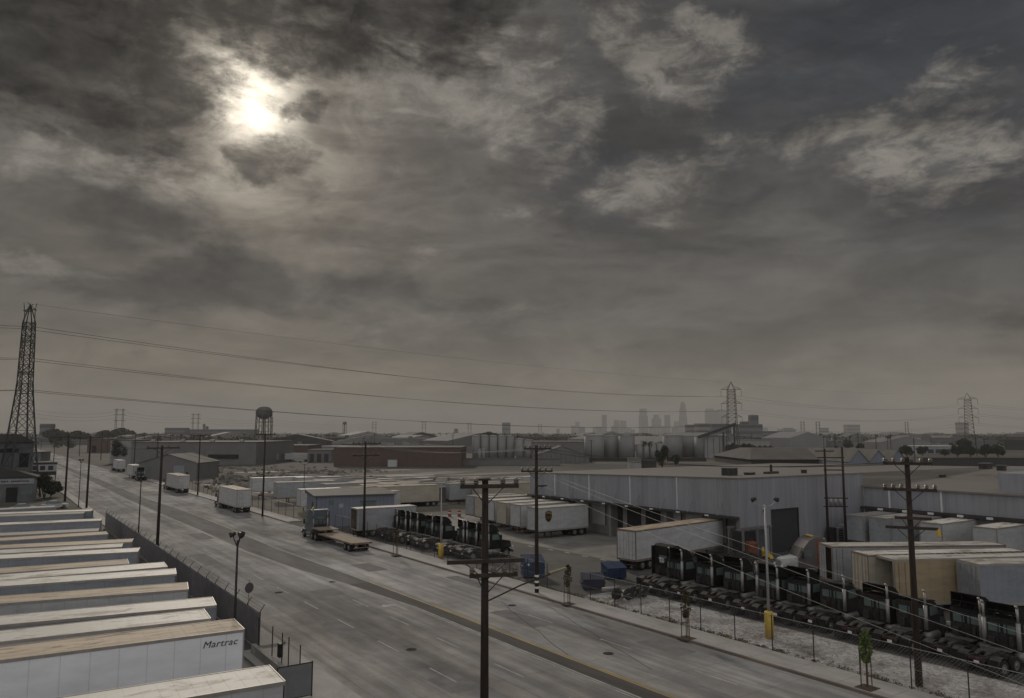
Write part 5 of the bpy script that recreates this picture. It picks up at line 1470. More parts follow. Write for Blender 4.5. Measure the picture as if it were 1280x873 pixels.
# ================================================================== middle distance: silos, tanks, mill
M['silo'] = mat('silo_concrete', (.25, .245, .235), .8, 0, .12, .25, (1, 1, .15), rnd=.06)
M['tank'] = mat('tank_paint', (.24, .235, .23), .7, 0, .08, .12, (1, 1, .2), dirt=(.2, .18, .16), dirt_amt=.4, dirt_scale=.15, rnd=.05)
M['steel_far'] = mat('tower_steel', (.06, .06, .058), .6, .3, .1, 1)
def silo(lab, px0, px1, pytop, D, group, mt='silo', dome=.06, catname='silo'):
    a, b = loc(px0, HOR, D), loc(px1, HOR, D); c = (a + b) / 2; r = (b - a).length / 2; h = loc(px0, pytop, D).z
    t = thing(catname, lab, catname.split('_')[-1], (c.x, c.y, 0), random.random(), group)
    MB().lathe([(r, 0), (r, h)], (0, 0, 0), 24).build('shell', M[mt], t, False)
    for p_ in t.children[0].data.polygons: p_.use_smooth = len(p_.vertices) == 4
    MB().lathe([(r * 1.015, h + .002), (r * 1.015, h + .25), (r * .5, h + .25 + r * dome * 2), (.1, h + .3 + r * dome * 3)], (0, 0, 0), 24).build('lid', M[mt], t)
    l = MB()
    for k in (-.25, .25): l.tube((k, -r - .15, .5), (k, -r - .15, h), .04, n=4)
    l.build('ladder', M['steel_dark'], t)
GS = 'row of white silos in the centre distance'
for i in range(5):
    silo('one of the tall white silos standing in a row left of the shed', 590.5 + i * 10.6, 600.8 + i * 10.6, 545.5, 392, GS)
silo('shorter bluish silo, left of two beside the tall white row', 645, 655, 549.5, 388, 'short silos'); silo('shorter bluish silo, right of two beside the gabled shed', 655.5, 665, 551, 388, 'short silos')
for i in range(2): silo('small thin silo in front of the tall white row', 598 + i * 4.5, 602 + i * 4.5, 562, 376, 'thin small silos')
t, L, h = block('long_shed', 'long gabled grey shed right of the silos', 'shed', 668, 736, 558, 578.5, 'shed_grey', 'roof_dk', 26, gable=4.5)
for k in range(11): MB().box(L * (.04 + k * .087), L * (.04 + k * .087) + .5, -.15, -.004, 0, h * .5).build('wall_rib', M['roof_lt'], t)
block('warehouse', 'low dark warehouse behind the gabled shed and silos', 'warehouse', 640, 735, 553, 565, 'shed_grey', 'roof_dk', 60, D=480)
block('storage_wall', 'long low grey yard wall in front of the silos', 'wall', 575, 700, 574, 582, 'shed_grey', 'roof_dk', 1.2)
GT = 'broad pale storage tanks in the distance'
for i, (a, b, tp, D, lab) in enumerate(((730, 755, 545, 432, 'broad pale tank, first right of the gabled shed'), (754, 774, 545.5, 440, 'broad pale tank, second right of the gabled shed'), (773, 793, 545, 432, 'broad pale tank, third right of the gabled shed'), (828, 853, 545, 445, 'broad pale tank right of the dark palm tree'), (849, 873, 545.5, 455, 'broad pale tank left of the slanted conveyor'), (868, 890, 546, 440, 'broad pale tank at the foot of the slanted conveyor'))):
    silo(lab, a, b, tp, D, GT, 'tank', .03, 'storage_tank')
for i in range(4): silo('narrow ribbed silo behind the palm tree', 795 + i * 8.4, 803 + i * 8.4, 556, 430, 'narrow silos behind the palm', 'silo', .05)
t, L, h = block('tank_farm_wall', 'long dark low wall under the broad pale tanks', 'wall', 736, 882, 573.5, 577, 'trim_dark', 'trim_dark', 1.5)
t, L, h = block('mill_building', 'pale tall mill building with a slanted conveyor beside the central pylon', 'mill', 881, 906, 545.5, 573, 'pale_wall', 'roof_dk', 16)
c = MB(); c.bar((-4, -1.0, h * .95), (L + 6, -1.0, h * 1.55), 1.4, 1.6); c.build('conveyor', M['steel_far'], t)
for x in (L * .9, L + 5): MB().bar((x, -1, 0), (x, -1, h * (1.2 if x < L else 1.5)), .7).build('conveyor_leg', M['steel_far'], t)
for k in range(3): MB().box(L * (.1 + k * .3), L * (.1 + k * .3) + .4, -.1, -.004, 0, h * .95).build('wall_pipe', M['roof_lt'], t)
t, L, h = block('factory', 'wide white factory with a row of dark trees before it, right of the central pylon', 'factory', 905, 962, 550.5, 571, 'pale_wall', 'roof_lt', 40, D=520)
for k in range(8): MB().box(L * (.05 + k * .115), L * (.05 + k * .115) + 2.5, -.1, -.004, h * .15, h * .35).build('window', M['trim_dark'], t)
t, L, h = block('warehouse', 'dark low warehouse with a sloping roof beyond the right-hand tan roof', 'warehouse', 938, 1062, 575.5, 579, 'trim_dark', 'roof_dk', 60, D=330)
r = MB(); r.hexa([(-1, -1.5, h + .36), (L + 1, -1.5, h + .36), (L + 1, 62, h + .36), (-1, 62, h + .36), (7, 22, h + 4.6), (L + 1, 22, h + 4.6), (L + 1, 40, h + 4.6), (7, 40, h + 4.6)]); r.build('hip_roof', M['roof_dk'], t)
for i in range(3):
    block('gabled_hall', ('left gabled blue-grey hall of three behind the tan roof', 'middle gabled blue-grey hall of three behind the tan roof', 'right gabled blue-grey hall of three behind the tan roof')[i], 'hall', 1060 + i * 24.5, 1084 + i * 24.5, 563, 579, 'office', 'roof_dk', 50, gable=4.6, D=300, group='three gabled halls')
t, L, h = block('office_building', 'yellowish long office building far right behind the round trees', 'building', 1115, 1152, 547, 560, 'side_cream', 'roof_lt', 30, D=640)
MB().box(L * .98, L * 1.25, -1, 20, 0, h + 2.5).build('stair_tower', M['shed_grey'], t)
t, L, h = block('office_building', 'grey long office building right of the yellowish one', 'building', 1160, 1228, 548, 560, 'shed_grey', 'roof_lt', 30, D=650)
for k in range(6): MB().box(L * (.06 + k * .15), L * (.06 + k * .15) + 4, -.1, -.004, h * .3, h * .6).build('window', M['trim_dark'], t)
t, L, h = block('storefront', 'low white-fronted storefront under the yellowish office building', 'building', 1145, 1200, 558, 567, 'side_bluegrey', 'roof_white', 20, D=520)
for k in range(5): MB().box(L * (.06 + k * .18), L * (.06 + k * .18) + 4, -.1, -.004, h * .1, h * .6).build('window', M['trim_dark'], t)
t, L, h = block('bank_wall', 'dark retaining wall crossing behind the tan roof at far right', 'wall', 1150, 1400, 573.5, 579, 'trim_dark', 'trim_dark', 2, D=330)
# rooftop clutter on sheds near the far apron edge
t, L, h = block('pump_house', 'small pale boxy hut beyond the dock wall roof', 'hut', 786, 801, 574, 587, 'pale_wall', 'roof_lt', 5)
MB().box(L, L + 6, 1, 4, 0, h * .9).build('open_shed', M['trim_dark'], t)
t, L, h = block('pump_house', 'yellowish narrow hut right of the pale boxy one', 'hut', 826, 833, 571, 586, 'side_tan', 'roof_dk', 4)
# ------------------------------------------------------------------ trees
tree_p = bush('round dark tree, leftmost of those before the storefront', 0, 0, 5.0, 9, 'leaf_dark', 41, 'dark round trees at right', 330, 'tree', 'round_tree', .45)
first = True
for lab, px, py, s in (('round dark tree, leftmost of those before the storefront', 1134, 572, .95), ('paler loose tree behind the leftmost round tree', 1153, 570, .8), ('round dark tree right of the storefront centre', 1197, 571.5, .95), ('taller dark tree behind the round ones, right of storefront', 1204, 566, 1.35), ('low round tree right of the tall dark one', 1213, 571.5, .85), ('round dark tree, left of the pair at far right', 1232, 572, 1.0), ('round dark tree, right of the pair at far right', 1248, 572, 1.0), ('small round tree before the storefront windows', 1181, 571, .6), ('dark tree rising by the shed roofs under the right pylon', 1060, 562, 1.0), ('bushy dark tree beyond the three gabled halls', 1075, 563, .8)):
    o = tree_p if first else copy_tree(tree_p); first = False
    p = at(px, py); s *= .78; o.location = (p.x, p.y, 0); o.scale = (s, s, s); o.rotation_euler.z = random.uniform(0, 6); tag(o, lab, 'tree', 'dark round trees at right')
for i in range(9):
    o = copy_tree(tree_p); p = loc(912 + i * 6.5, 560, 500); o.location = (p.x, p.y, 0); s = random.uniform(.55, .8); o.scale = (s, s, s); tag(o, 'dark round tree in the row before the white factory', 'tree', 'row of trees before the white factory')
def palm(lab, px, pytop, D, group='palms'):
    a = loc(px, pytop, D); t = thing('palm_tree', lab, 'tree', (a.x, a.y, 0), random.random() * 6, group); h = a.z - 1
    MB().tube((0, 0, 0), (.2, 0, h * .5), .3, .22, 8).tube((.2, 0, h * .5), (0, 0, h), .22, .18, 8).build('trunk', M['bark'], t)
    m = MB(); rg = random.Random(int(px))
    for i in range(26):
        an = rg.uniform(0, 6.28); el = rg.uniform(-.6, 1.2); Lf = rg.uniform(2.0, 3.0); p0 = Vector((0, 0, h)); w_ = .3
        for k in range(4):
            p1 = p0 + Vector((math.cos(an) * math.cos(el), math.sin(an) * math.cos(el), math.sin(el))) * Lf / 4; el -= .45
            sd = Vector((-math.sin(an), math.cos(an), 0)) * w_ * (1 - k * .2)
            m.add([p0 - sd, p0 + sd, p1 + sd * .8, p1 - sd * .8, p0 - Vector((0, 0, .12)), p1 - Vector((0, 0, .12))], [(0, 1, 2, 3), (0, 4, 5, 3), (1, 4, 5, 2)]); p0 = p1
    m.build('crown', M['leaf_dark'], t)
for px, py, D, lab in ((805, 551, 380, 'palm tree, left of two before the narrow silos'), (812, 552, 385, 'palm tree, right of two before the narrow silos'), (1109, 545, 560, 'palm tree, left of the pair beyond the gabled halls'), (1113, 544, 560, 'palm tree, right of the pair beyond the gabled halls')): palm(lab, px, py, D)
for px, py, r_, h_, lab in ((828, 586, 3.2, 8.5, 'dark bushy tree beside the yellowish narrow hut'), (845, 583, 2, 4.5, 'low dark bush right of the yellowish hut')):
    p = at(px, py); bush(lab, p.x, p.y, r_, h_, 'leaf_dark', int(px), None, 200, 'tree', 'leafy_tree', .35)

# ------------------------------------------------------------------ lattice pylons
def pylon(lab, base, H_, face, wb, wt, arms, peak=True, group='lattice pylons', waist=.48):
    """square lattice tower: legs, bracing, crossarms with hanging insulators"""
    t = thing('lattice_pylon', lab, 'pylon', (base.x, base.y, 0), face, group)
    zw = H_ * waist; ztop_ = H_ * .9
    def hw(z):
        if z < zw: return (wb + (wt * 1.25 - wb) * (z / zw) ** .85) / 2
        return (wt * 1.25 + (wt - wt * 1.25) * (z - zw) / (ztop_ - zw)) / 2
    leg = MB(); br = MB(); zs = [0, .13, .25, .34, .42, .48, .53, .58, .63, .68, .73, .78, .83, .87, .9]; zs = [z * H_ for z in zs]
    cor = ((-1, -1), (1, -1), (1, 1), (-1, 1))
    for z0, z1 in zip(zs, zs[1:]):
        a, b = hw(z0), hw(z1)
        for i, (sx, sy) in enumerate(cor):
            leg.bar((sx * a, sy * a, z0), (sx * b, sy * b, z1), .26 if z0 < zw else .2)
            tx, ty = cor[(i + 1) % 4]
            br.bar((sx * a, sy * a, z0), (tx * b, ty * b, z1), .1); br.bar((tx * a, ty * a, z0), (sx * b, sy * b, z1), .1)
            br.bar((sx * b, sy * b, z1), (tx * b, ty * b, z1), .11)
    b = hw(ztop_)
    for sx, sy in cor: leg.bar((sx * b, sy * b, ztop_), (0, 0, H_), .18)
    leg.build('legs', M['steel_far'], t); br.build('bracing', M['steel_far'], t)
    tips = []
    for z, l in arms:
        w_ = hw(min(z, ztop_)); m = MB()
        for s in (-1, 1):
            for sy in (-1, 1):
                m.bar((s * w_, sy * w_, z), (s * l, 0, z), .16); m.bar((s * w_, sy * w_, z + 1.6), (s * l, 0, z), .12)
            m.bar((s * (w_ + l) / 2, -w_ / 2, z), (s * (w_ + l) / 2, w_ / 2, z), .1)
        ao = m.build('crossarm', M['steel_far'], t)
        ins = MB()
        for s in (-1, 1):
            for k in range(10): ins.tube((s * l, 0, z - .3 - k * .36), (s * l, 0, z - .3 - k * .36 - .2), .16, .12, 8)
            ins.tube((s * l, 0, z), (s * l, 0, z - 4), .05, n=4)
            ca, sa = math.cos(face), math.sin(face)
            tips.append(Vector((base.x + s * l * ca, base.y + s * l * sa, z - 4.0)))
        ins.build('insulator_strings', M['insul'], ao)
    return t, tips
pL = loc(27, HOR, 172); pL.z = 0; zt = loc(36, 380, 172).z
pA = loc(915.5, HOR, 434); pA.z = 0; za = loc(915.5, 477.5, 434).z
pB = loc(1212, HOR, 560); pB.z = 0; zb = loc(1212, 491.5, 560).z
d = pA - pL; fl = math.atan2(d.y, d.x) + math.pi / 2
def lev(px, D, *ys): return [loc(px, y, D).z for y in ys]
_, tipL = pylon('tall dark lattice pylon at the far left edge, beside the street', pL, zt, fl + .12, 6.6, 1.9, [(z + 4, 2.6) for z in lev(36, 172, 410, 449, 488)], waist=.56)
_, tipA = pylon('lattice pylon with three crossarms in front of the city skyline', pA, za, -HEAD - .1, 7.5, 3.9, [(z, 5.6) for z in lev(915.5, 434, 487, 504.5, 521.5)])
_, tipB = pylon('paler lattice pylon far right above the round trees', pB, zb, -HEAD - .5, 7.5, 4.2, [(z, 6.2) for z in lev(1212, 560, 499, 511, 522.5)])
def conduct(A, B, sag, lab, r=.035):
    for a, b in zip(A, B):
        o = wire([a, b], sag, r, 0, 40).build('transmission_line', M['wire']); tag(o, lab, 'power line', 'high-voltage lines between the pylons')
conduct(tipL, tipA, 4.6, 'long high-voltage line sagging from the left pylon to the central one', .04)
conduct(tipA, tipB, 5.5, 'high-voltage line sagging from the central pylon to the right one')
away = [p + Vector((-150, -40, 3)) for p in tipL]; conduct(tipL, away, 3, 'high-voltage line leaving the left pylon out of the picture', .04)
away = [p + Vector((240, -120, 0)) for p in tipB]; conduct(tipB, away, 6, 'high-voltage line leaving the right pylon out of the picture')
gw = wire([Vector((pL.x, pL.y, zt)), Vector((pA.x, pA.y, za)), Vector((pB.x, pB.y, zb))], [2.5, 3], .022, 0, 40).build('shield_wire', M['wire']); tag(gw, 'thin top wire joining the peaks of the three large pylons', 'power line')
# small twin pylons marching along the horizon
def hframe(lab, px, pytop, D):
    a = loc(px, pytop, D); Hh = a.z
    t = thing('twin_pylon', lab, 'pylon', (a.x, a.y, 0), -HEAD + .3, 'small twin pylons on the horizon')
    k = Hh / 34; m = MB()
    for s in (-1, 1):
        for q in (-1, 1): m.bar((s * 3.4 * k + q * .9 * k, 0, 0), (s * 3.2 * k + q * .5 * k, 0, Hh), .4 * k)
        z = 0
        while z < Hh - 3 * k:
            m.bar((s * 3.4 * k - .9 * k, 0, z), (s * 3.3 * k + .8 * k, 0, z + 3 * k), .2 * k); z += 3 * k
    m.build('lattice_legs', M['steel_far'], t)
    m = MB()
    for f in (.62, .8, .96): m.bar((-6.2 * k, 0, Hh * f), (6.2 * k, 0, Hh * f), .5 * k)
    m.build('crossarms', M['steel_far'], t)
    return t
for px, py, D in ((150, 511, 1500), (245, 517, 1750), (338, 522, 2000), (468, 527, 2300), (530, 527.5, 2300), (587, 528.5, 2300), (675, 530, 2500), (1003, 527, 1700), (1022, 527, 1500), (1133, 527.5, 1900)):
    hframe('small twin-legged pylon on the horizon far behind the yards', px, py, D)
pts = [loc(px, py + 3, D) for px, py, D in ((40, 509, 1250), (150, 511, 1500), (245, 517, 1750), (338, 522, 2000), (468, 527, 2300))]
for dz in (0, -6, -12):
    o = wire([p + Vector((0, 0, dz)) for p in pts], 7, .12, 0, 16).build('transmission_line', M['wire']); tag(o, 'faint distant line strung between the small twin pylons', 'power line', 'faint far lines')

# ------------------------------------------------------------------ water towers
M['tank_dark'] = mat('water_tank_paint', (.12, .115, .11), .7, .1, .1, .3)
def water_tower(lab, px, pytop, pw, D, legs=6, legh=.62):
    a = loc(px, pytop, D); Hh = a.z; r = pw / 2 / F * D
    t = thing('water_tower', lab, 'water tower', (a.x, a.y, 0), .3)
    zb = Hh * legh + r * .35
    zb = Hh - r * 1.05
    MB().lathe([(.3, zb - r * .6), (r * .45, zb - r * .5), (r * .8, zb - r * .25), (r, zb), (r, zb + r * .3), (r * .93, zb + r * .62), (r * .65, zb + r * .9), (r * .3, Hh - .1), (.1, Hh)], (0, 0, 0), 24).build('tank', M['tank_dark'], t, True)
    for i in range(legs):
        an = 6.283 * i / legs
        MB().bar((r * 1.1 * math.cos(an), r * 1.1 * math.sin(an), 0), (r * .96 * math.cos(an), r * .96 * math.sin(an), zb + r * .2), .42).build('leg', M['tank_dark'], t)
    m = MB()
    for f in (.3, .55, .8):
        for i in range(legs):
            a0, a1 = 6.283 * i / legs, 6.283 * (i + 1) / legs; rr = r * (1.1 - .14 * f)
            m.bar((rr * math.cos(a0), rr * math.sin(a0), zb * f), (rr * math.cos(a1), rr * math.sin(a1), zb * f), .3)
            m.bar((rr * math.cos(a0), rr * math.sin(a0), zb * f), (rr * math.cos(a1), rr * math.sin(a1), zb * (f + .2)), .12)
    m.tube((0, 0, 0), (0, 0, zb - r * .5), .6, n=10); m.build('bracing', M['tank_dark'], t)
    m = MB()
    for i in range(24):
        a0, a1 = 6.283 * i / 24, 6.283 * (i + 1) / 24
        m.bar((r * 1.08 * math.cos(a0), r * 1.08 * math.sin(a0), zb + r * .3), (r * 1.08 * math.cos(a1), r * 1.08 * math.sin(a1), zb + r * .3), .25)
    m.build('catwalk', M['tank_dark'], t)
water_tower('large legged water tower behind the box truck pole', 330.5, 508, 20, 560, 8, .54)
water_tower('tiny water tower on the horizon, right of the large one', 431, 527, 5, 1500, 5, .6)

# ------------------------------------------------------------------ skyline and far buildings
for i, c in enumerate(((.16, .16, .165), (.22, .215, .21), (.3, .26, .22))): M['sky%d' % i] = mat('distant_facade_%d' % i, c, .7, 0, .05, .02, rnd=.1)
M['skyglass'] = mat('distant_windows', (.08, .085, .095), .4, 0, .05, .02)
def tower(lab, px0, px1, pytop, D, mt, steps=(), group='towers of the city skyline', name='skyscraper', cat='skyscraper', turn=.35):
    a, b = loc(px0, HOR, D), loc(px1, HOR, D); w_ = (b - a).length / (math.cos(turn) + .8 * math.sin(abs(turn))); h = loc(px0, pytop, D).z; c = (a + b) / 2
    t = thing(name, lab, cat, (c.x, c.y, 0), -HEAD + turn, group)
    m = MB(); z0 = 0; w0 = w_; 
    for f, k in list(steps) + [(1, None)]:
        m.box(-w0 / 2, w0 / 2, -w0 * .4, w0 * .4, z0, h * f - .01); z0 = h * f
        if k: w0 = w_ * k
    m.build('shaft', M[mt], t)
    g = MB(); n_ = max(3, int(h / 14)); z0 = 0; w0 = w_; st = list(steps) + [(1, None)]
    for k in range(n_):
        z = h * (k + .4) / n_; ww = w_
        for f, kk in st:
            if z < h * f: break
            if kk: ww = w_ * kk
        zt_ = z + h / n_ * .45
        if any(z < h * f < zt_ + .5 for f, kk in st if kk): continue
        g.box(-ww / 2 - .15, ww / 2 + .15, -ww * .4 - .15, ww * .4 + .15, z, min(zt_, h - 1))
    g.build('window_bands', M['skyglass'], t)
    return t
DS = 7400
sk = [(719.5, 724.5, 527.5, 1, (), 'thin pale tower, farthest left of the main skyline cluster'), (741, 751, 534, 1, (), 'low broad block left of the slim skyline tower'), (752.5, 758.5, 518.7, 0, (), 'slim flat-topped tower left of the skyline cluster'),
      (767, 775, 525.5, 1, ((.7, .8),), 'left tower of the close pair in the skyline'), (775.5, 783, 526, 1, (), 'right tower of the close pair in the skyline'), (783.5, 789, 535, 1, (), 'low block right of the close pair of skyline towers'),
      (799, 810, 511, 0, ((.72, .82),), 'tall stepped skyline tower, second highest'), (815, 826.5, 518.5, 1, ((.8, .6),), 'stepped skyline tower right of the second highest'), (831, 838, 519, 0, (), 'narrow skyline tower left of the highest'), (843, 850, 527, 1, (), 'lower skyline block touching the highest tower'),
      (849.5, 859, 502.5, 1, ((.55, .85), (.78, .66), (.93, .45)), 'highest skyline tower, round-shouldered and stepped'), (882, 894, 511, 1, ((.93, .75),), 'wide pale skyline block, left of two near the pylon'), (895, 909, 512, 1, ((.95, .7),), 'wide pale skyline block, right of two near the pylon'), (811, 815, 533, 0, (), 'small filler block in the skyline beside the second highest tower'), (826, 831, 533, 0, (), 'small filler block left of the narrow skyline tower')]
for a, b, tp, mi, st, lab in sk: tower(lab, a, b, tp, DS + random.uniform(-250, 250), 'sky%d' % mi, st)
rs = random.Random(15)
for i in range(16):
    a = 690 + i * 19 + rs.uniform(-6, 6)
    sk.append((a, a + rs.uniform(4, 9), rs.uniform(532, 537.5), rs.randint(0, 2), (), 'small low tower among the lesser blocks along the foot of the skyline'))
for a, b, tp, mi, st, lab in sk[15:]: tower(lab, a, b, tp, DS - rs.uniform(200, 1800), 'sky%d' % mi, st)
near_t = [(627.5, 638, 528.5, 2600, 0, (), 'grey slab tower above the silo trees'), (567, 573, 536, 2200, 0, ((.7, .8),), 'dark stubby tower left of the silos'), (253.5, 256, 530, 1600, 0, (), 'thin left chimney-like tower of the pair by the water tower'), (257, 260, 533, 1600, 0, (), 'thin right chimney-like tower of the pair by the water tower'),
          (857, 868, 531, 1500, 1, (), 'grey mid-distance block below the highest skyline tower'), (869, 886, 529.5, 1200, 2, (), 'pale tan block left of the slanted conveyor'), (885, 912, 530, 1250, 0, ((.97, .9),), 'wide dark block behind the slanted conveyor'), (919, 950, 530.5, 1100, 0, (), 'wide dark loft building right of the central pylon'), (937, 947.5, 519, 1130, 0, (), 'square dark tower rising from the loft building'), (926, 936, 527, 1110, 0, (), 'small rooftop block on the left of the loft building'),
          (978, 993, 535, 3200, 1, ((.85, .7),), 'pale low block right of the loft building'), (1057, 1073, 531, 3600, 1, (), 'pale block on the horizon left of centre right trees'), (1026, 1035, 535, 3600, 1, (), 'smaller pale block left of the horizon block'), (1197, 1209, 528, 3000, 2, (), 'pale reddish block beside the right pylon'), (950, 975, 539, 1300, 0, (), 'low grey block right of the loft building'), (52, 66, 530, 900, 0, (), 'flat-roofed dark block right of the left pylon'), (209, 234, 535, 1500, 0, (), 'long flat block on the horizon left of the thin towers'), (236, 318, 537, 1600, 0, (), 'longest flat block on the horizon by the large water tower')]
for a, b, tp, D, mi, st, lab in near_t: tower(lab, a, b, tp, D, 'sky%d' % mi, st, 'blocks on the horizon', 'distant_block', 'building', .08)
# low buildings spreading out to the horizon
rg = random.Random(77)
M['far0'] = mat('far_wall_grey', (.2, .195, .19), .8, 0, .1, .05, rnd=.35); M['far1'] = mat('far_wall_pale', (.2, .19, .18), .8, 0, .1, .05, rnd=.25); M['far2'] = mat('far_wall_dark', (.08, .075, .07), .8, 0, .1, .05, rnd=.3)
n_ = 0
while n_ < 285:
    D = 430 * (8.5 ** rg.random()); px = rg.uniform(-30, 1310)
    if D < 900 and px < 340: continue
    if D < 560 and px > 560: continue
    if D < 620 and px > 930: continue
    c = loc(px, HOR, D); w_, d_, h = rg.uniform(14, 70), rg.uniform(12, 50), rg.uniform(4.5, 10.5)
    if 12 < c.x < 48 and D < 1500: continue
    m = MB(); hw_, hd_ = w_ / 2, d_ / 2
    if rg.random() < .3: m.add([(-hw_, -hd_, 0), (hw_, -hd_, 0), (hw_, hd_, 0), (-hw_, hd_, 0), (-hw_, -hd_, h), (hw_, -hd_, h), (hw_, hd_, h), (-hw_, hd_, h), (0, -hd_, h + hw_ * .2), (0, hd_, h + hw_ * .2)], [(0, 1, 5, 8, 4), (2, 3, 7, 9, 6), (1, 2, 6, 5), (3, 0, 4, 7), (4, 8, 9, 7), (8, 5, 6, 9)])
    else:
        m.box(-hw_, hw_, -hd_, hd_, 0, h)
        for _ in range(rg.randint(0, 3)): x, y = rg.uniform(-hw_ * .8, hw_ * .8), rg.uniform(-hd_ * .8, hd_ * .8); m.box(x - 1.5, x + 1.5, y - 1.5, y + 1.5, h - .1, h + rg.uniform(.8, 2))
        for _ in range(rg.randint(1, 4)): x = rg.uniform(-hw_ * .8, hw_ * .6); m.box(x, x + rg.uniform(1, 4), -hd_ - .06, -hd_ + .1, .1, h * .6)
    o = m.build('far_building', M[rg.choice(('far0', 'far0', 'far1', 'far2'))], None, False, (c.x, c.y, 0), rg.choice((0, 0, -.4, .2)))
    tag(o, 'low flat industrial building scattered far off toward the hazy horizon', 'building', 'low buildings toward the horizon'); n_ += 1
# far utility poles
pole_m = MB(); pole_m.tube((0, 0, 0), (0, 0, 12), .2, .15, 6); pole_m.bar((-1.5, 0, 11.6), (1.5, 0, 11.6), .16); pole_m.bar((-1.3, 0, 10.4), (1.3, 0, 10.4), .14)
po = pole_m.build('far_utility_pole', M['wood_pole']); first = True
for i in range(70):
    D = 200 * (5.5 ** rg.random()); px = rg.uniform(60, 1290)
    if D < 430 and 40 < px < 640: D += 260
    if D < 320 and px > 560: D = 330 + rg.uniform(0, 300)
    c = loc(px, HOR, D)
    o = po if first else po.copy()
    if not first: COL.objects.link(o)
    first = False
    o.location = (c.x, c.y, 0); s = rg.uniform(.85, 1.2); o.scale = (1, 1, s); o.rotation_euler.z = rg.uniform(-.6, .3)
    tag(o, 'thin dark pole standing far off among the low buildings', 'utility pole', 'far poles among the buildings')
# trees far off: one mass of crowns along the horizon, plus scattered clumps
cl = []; rg = random.Random(99)
for i in range(2300):
    D = rg.choice((rg.uniform(700, 1200), rg.uniform(1100, 2000), rg.uniform(1700, 3400), rg.uniform(2400, 4200))); px = rg.uniform(-40, 1320)
    if D < 900 and rg.random() < .6: continue
    c = loc(px, HOR, D); s = rg.uniform(4, 8.5) * (1 + D / 8000)
    if 8 < c.x < 52 and D < 1800: continue
    cl.append((c.x, c.y, s * .62, s * rg.uniform(.8, 1.5), s * rg.uniform(.8, 1.5), s * rg.uniform(.55, .85)))
o = leafy('distant_trees', M['leaf_dark'], None, cl, 26, 1.9, 6); tag(o, kind='stuff')
bt = None
for i, (px, py, D) in enumerate(((605, 541, 900), (612, 539, 900), (619, 541, 900), (596, 543, 880), (72, 535, 820), (100, 537.5, 900), (135, 537, 1000), (155, 534, 1050))):
    a = loc(px, py, D)
    if bt is None: o = bush('x', 0, 0, 7, 10, 'leaf_dark', 61, None, 200, 'tree', 'tall_tree', .9); bt = o
    else: o = copy_tree(bt)
    s = max(.5, a.z / 11.0); o.location = (a.x, a.y, 0); o.scale = (s, s, s)
    tag(o, 'bushy dark tree rising above the silos' if i < 4 else 'rounded dark tree top on the horizon near the left pylon', 'tree', 'trees above the silos' if i < 4 else 'tree tops by the left pylon')
# ================================================================== sky, sun, haze, camera
def dirof(px, py):
    x, u = (px - 640) / F, (436.5 - py) / F
    f, k = CP - u * SP, SP + u * CP
    d = Vector((x * CH + f * SH, -x * SH + f * CH, k)).normalized()
    return d
def azel(px, py):
    d = dirof(px, py)
    return math.atan2(d.x, d.y) - HEAD, math.asin(d.z)
sd = dirof(315, 122)
S_AZ, S_EL = math.atan2(sd.x, sd.y), math.asin(sd.z)
w = bpy.data.worlds.new('World'); sc.world = w; w.use_nodes = True
nt = w.node_tree; N, L = nt.nodes, nt.links
for n in list(N): N.remove(n)
out = N.new('ShaderNodeOutputWorld'); bg = N.new('ShaderNodeBackground'); L.new(bg.outputs[0], out.inputs[0]); bg.inputs[1].default_value = .1
def setin(n, i, v):
    if hasattr(v, 'links') or isinstance(v, bpy.types.NodeSocket): L.new(v, n.inputs[i])
    else: n.inputs[i].default_value = v
def mth(op, a, b=0.0, clamp=False):
    n = N.new('ShaderNodeMath'); n.operation = op; n.use_clamp = clamp; setin(n, 0, a); setin(n, 1, b); return n.outputs[0]
def rngn(v, a, b, c, d, smooth=True):
    n = N.new('ShaderNodeMapRange'); n.interpolation_type = 'SMOOTHSTEP' if smooth else 'LINEAR'
    setin(n, 0, v)
    for i, q in enumerate((a, b, c, d)): n.inputs[i + 1].default_value = q
    return n.outputs[0]
def mixc(f, a, b):
    n = N.new('ShaderNodeMix'); n.data_type = 'RGBA'; setin(n, 0, f)
    for i, q in ((6, a), (7, b)):
        if isinstance(q, tuple): n.inputs[i].default_value = (*q, 1)
        else: L.new(q, n.inputs[i])
    return n.outputs[2]
sky = N.new('ShaderNodeTexSky'); sky.sky_type = 'NISHITA'; sky.sun_disc = False; sky.sun_elevation = S_EL; sky.sun_rotation = S_AZ; sky.air_density = 1.6; sky.dust_density = 4
tc = N.new('ShaderNodeTexCoord')
sx = N.new('ShaderNodeSeparateXYZ'); L.new(tc.outputs['Generated'], sx.inputs[0])
X, Y, Z = sx.outputs
az = mth('SUBTRACT', mth('ARCTAN2', X, Y), HEAD)
el = mth('ARCSINE', Z)
cv = N.new('ShaderNodeCombineXYZ'); L.new(az, cv.inputs[0]); L.new(el, cv.inputs[1])
AE = cv.outputs[0]
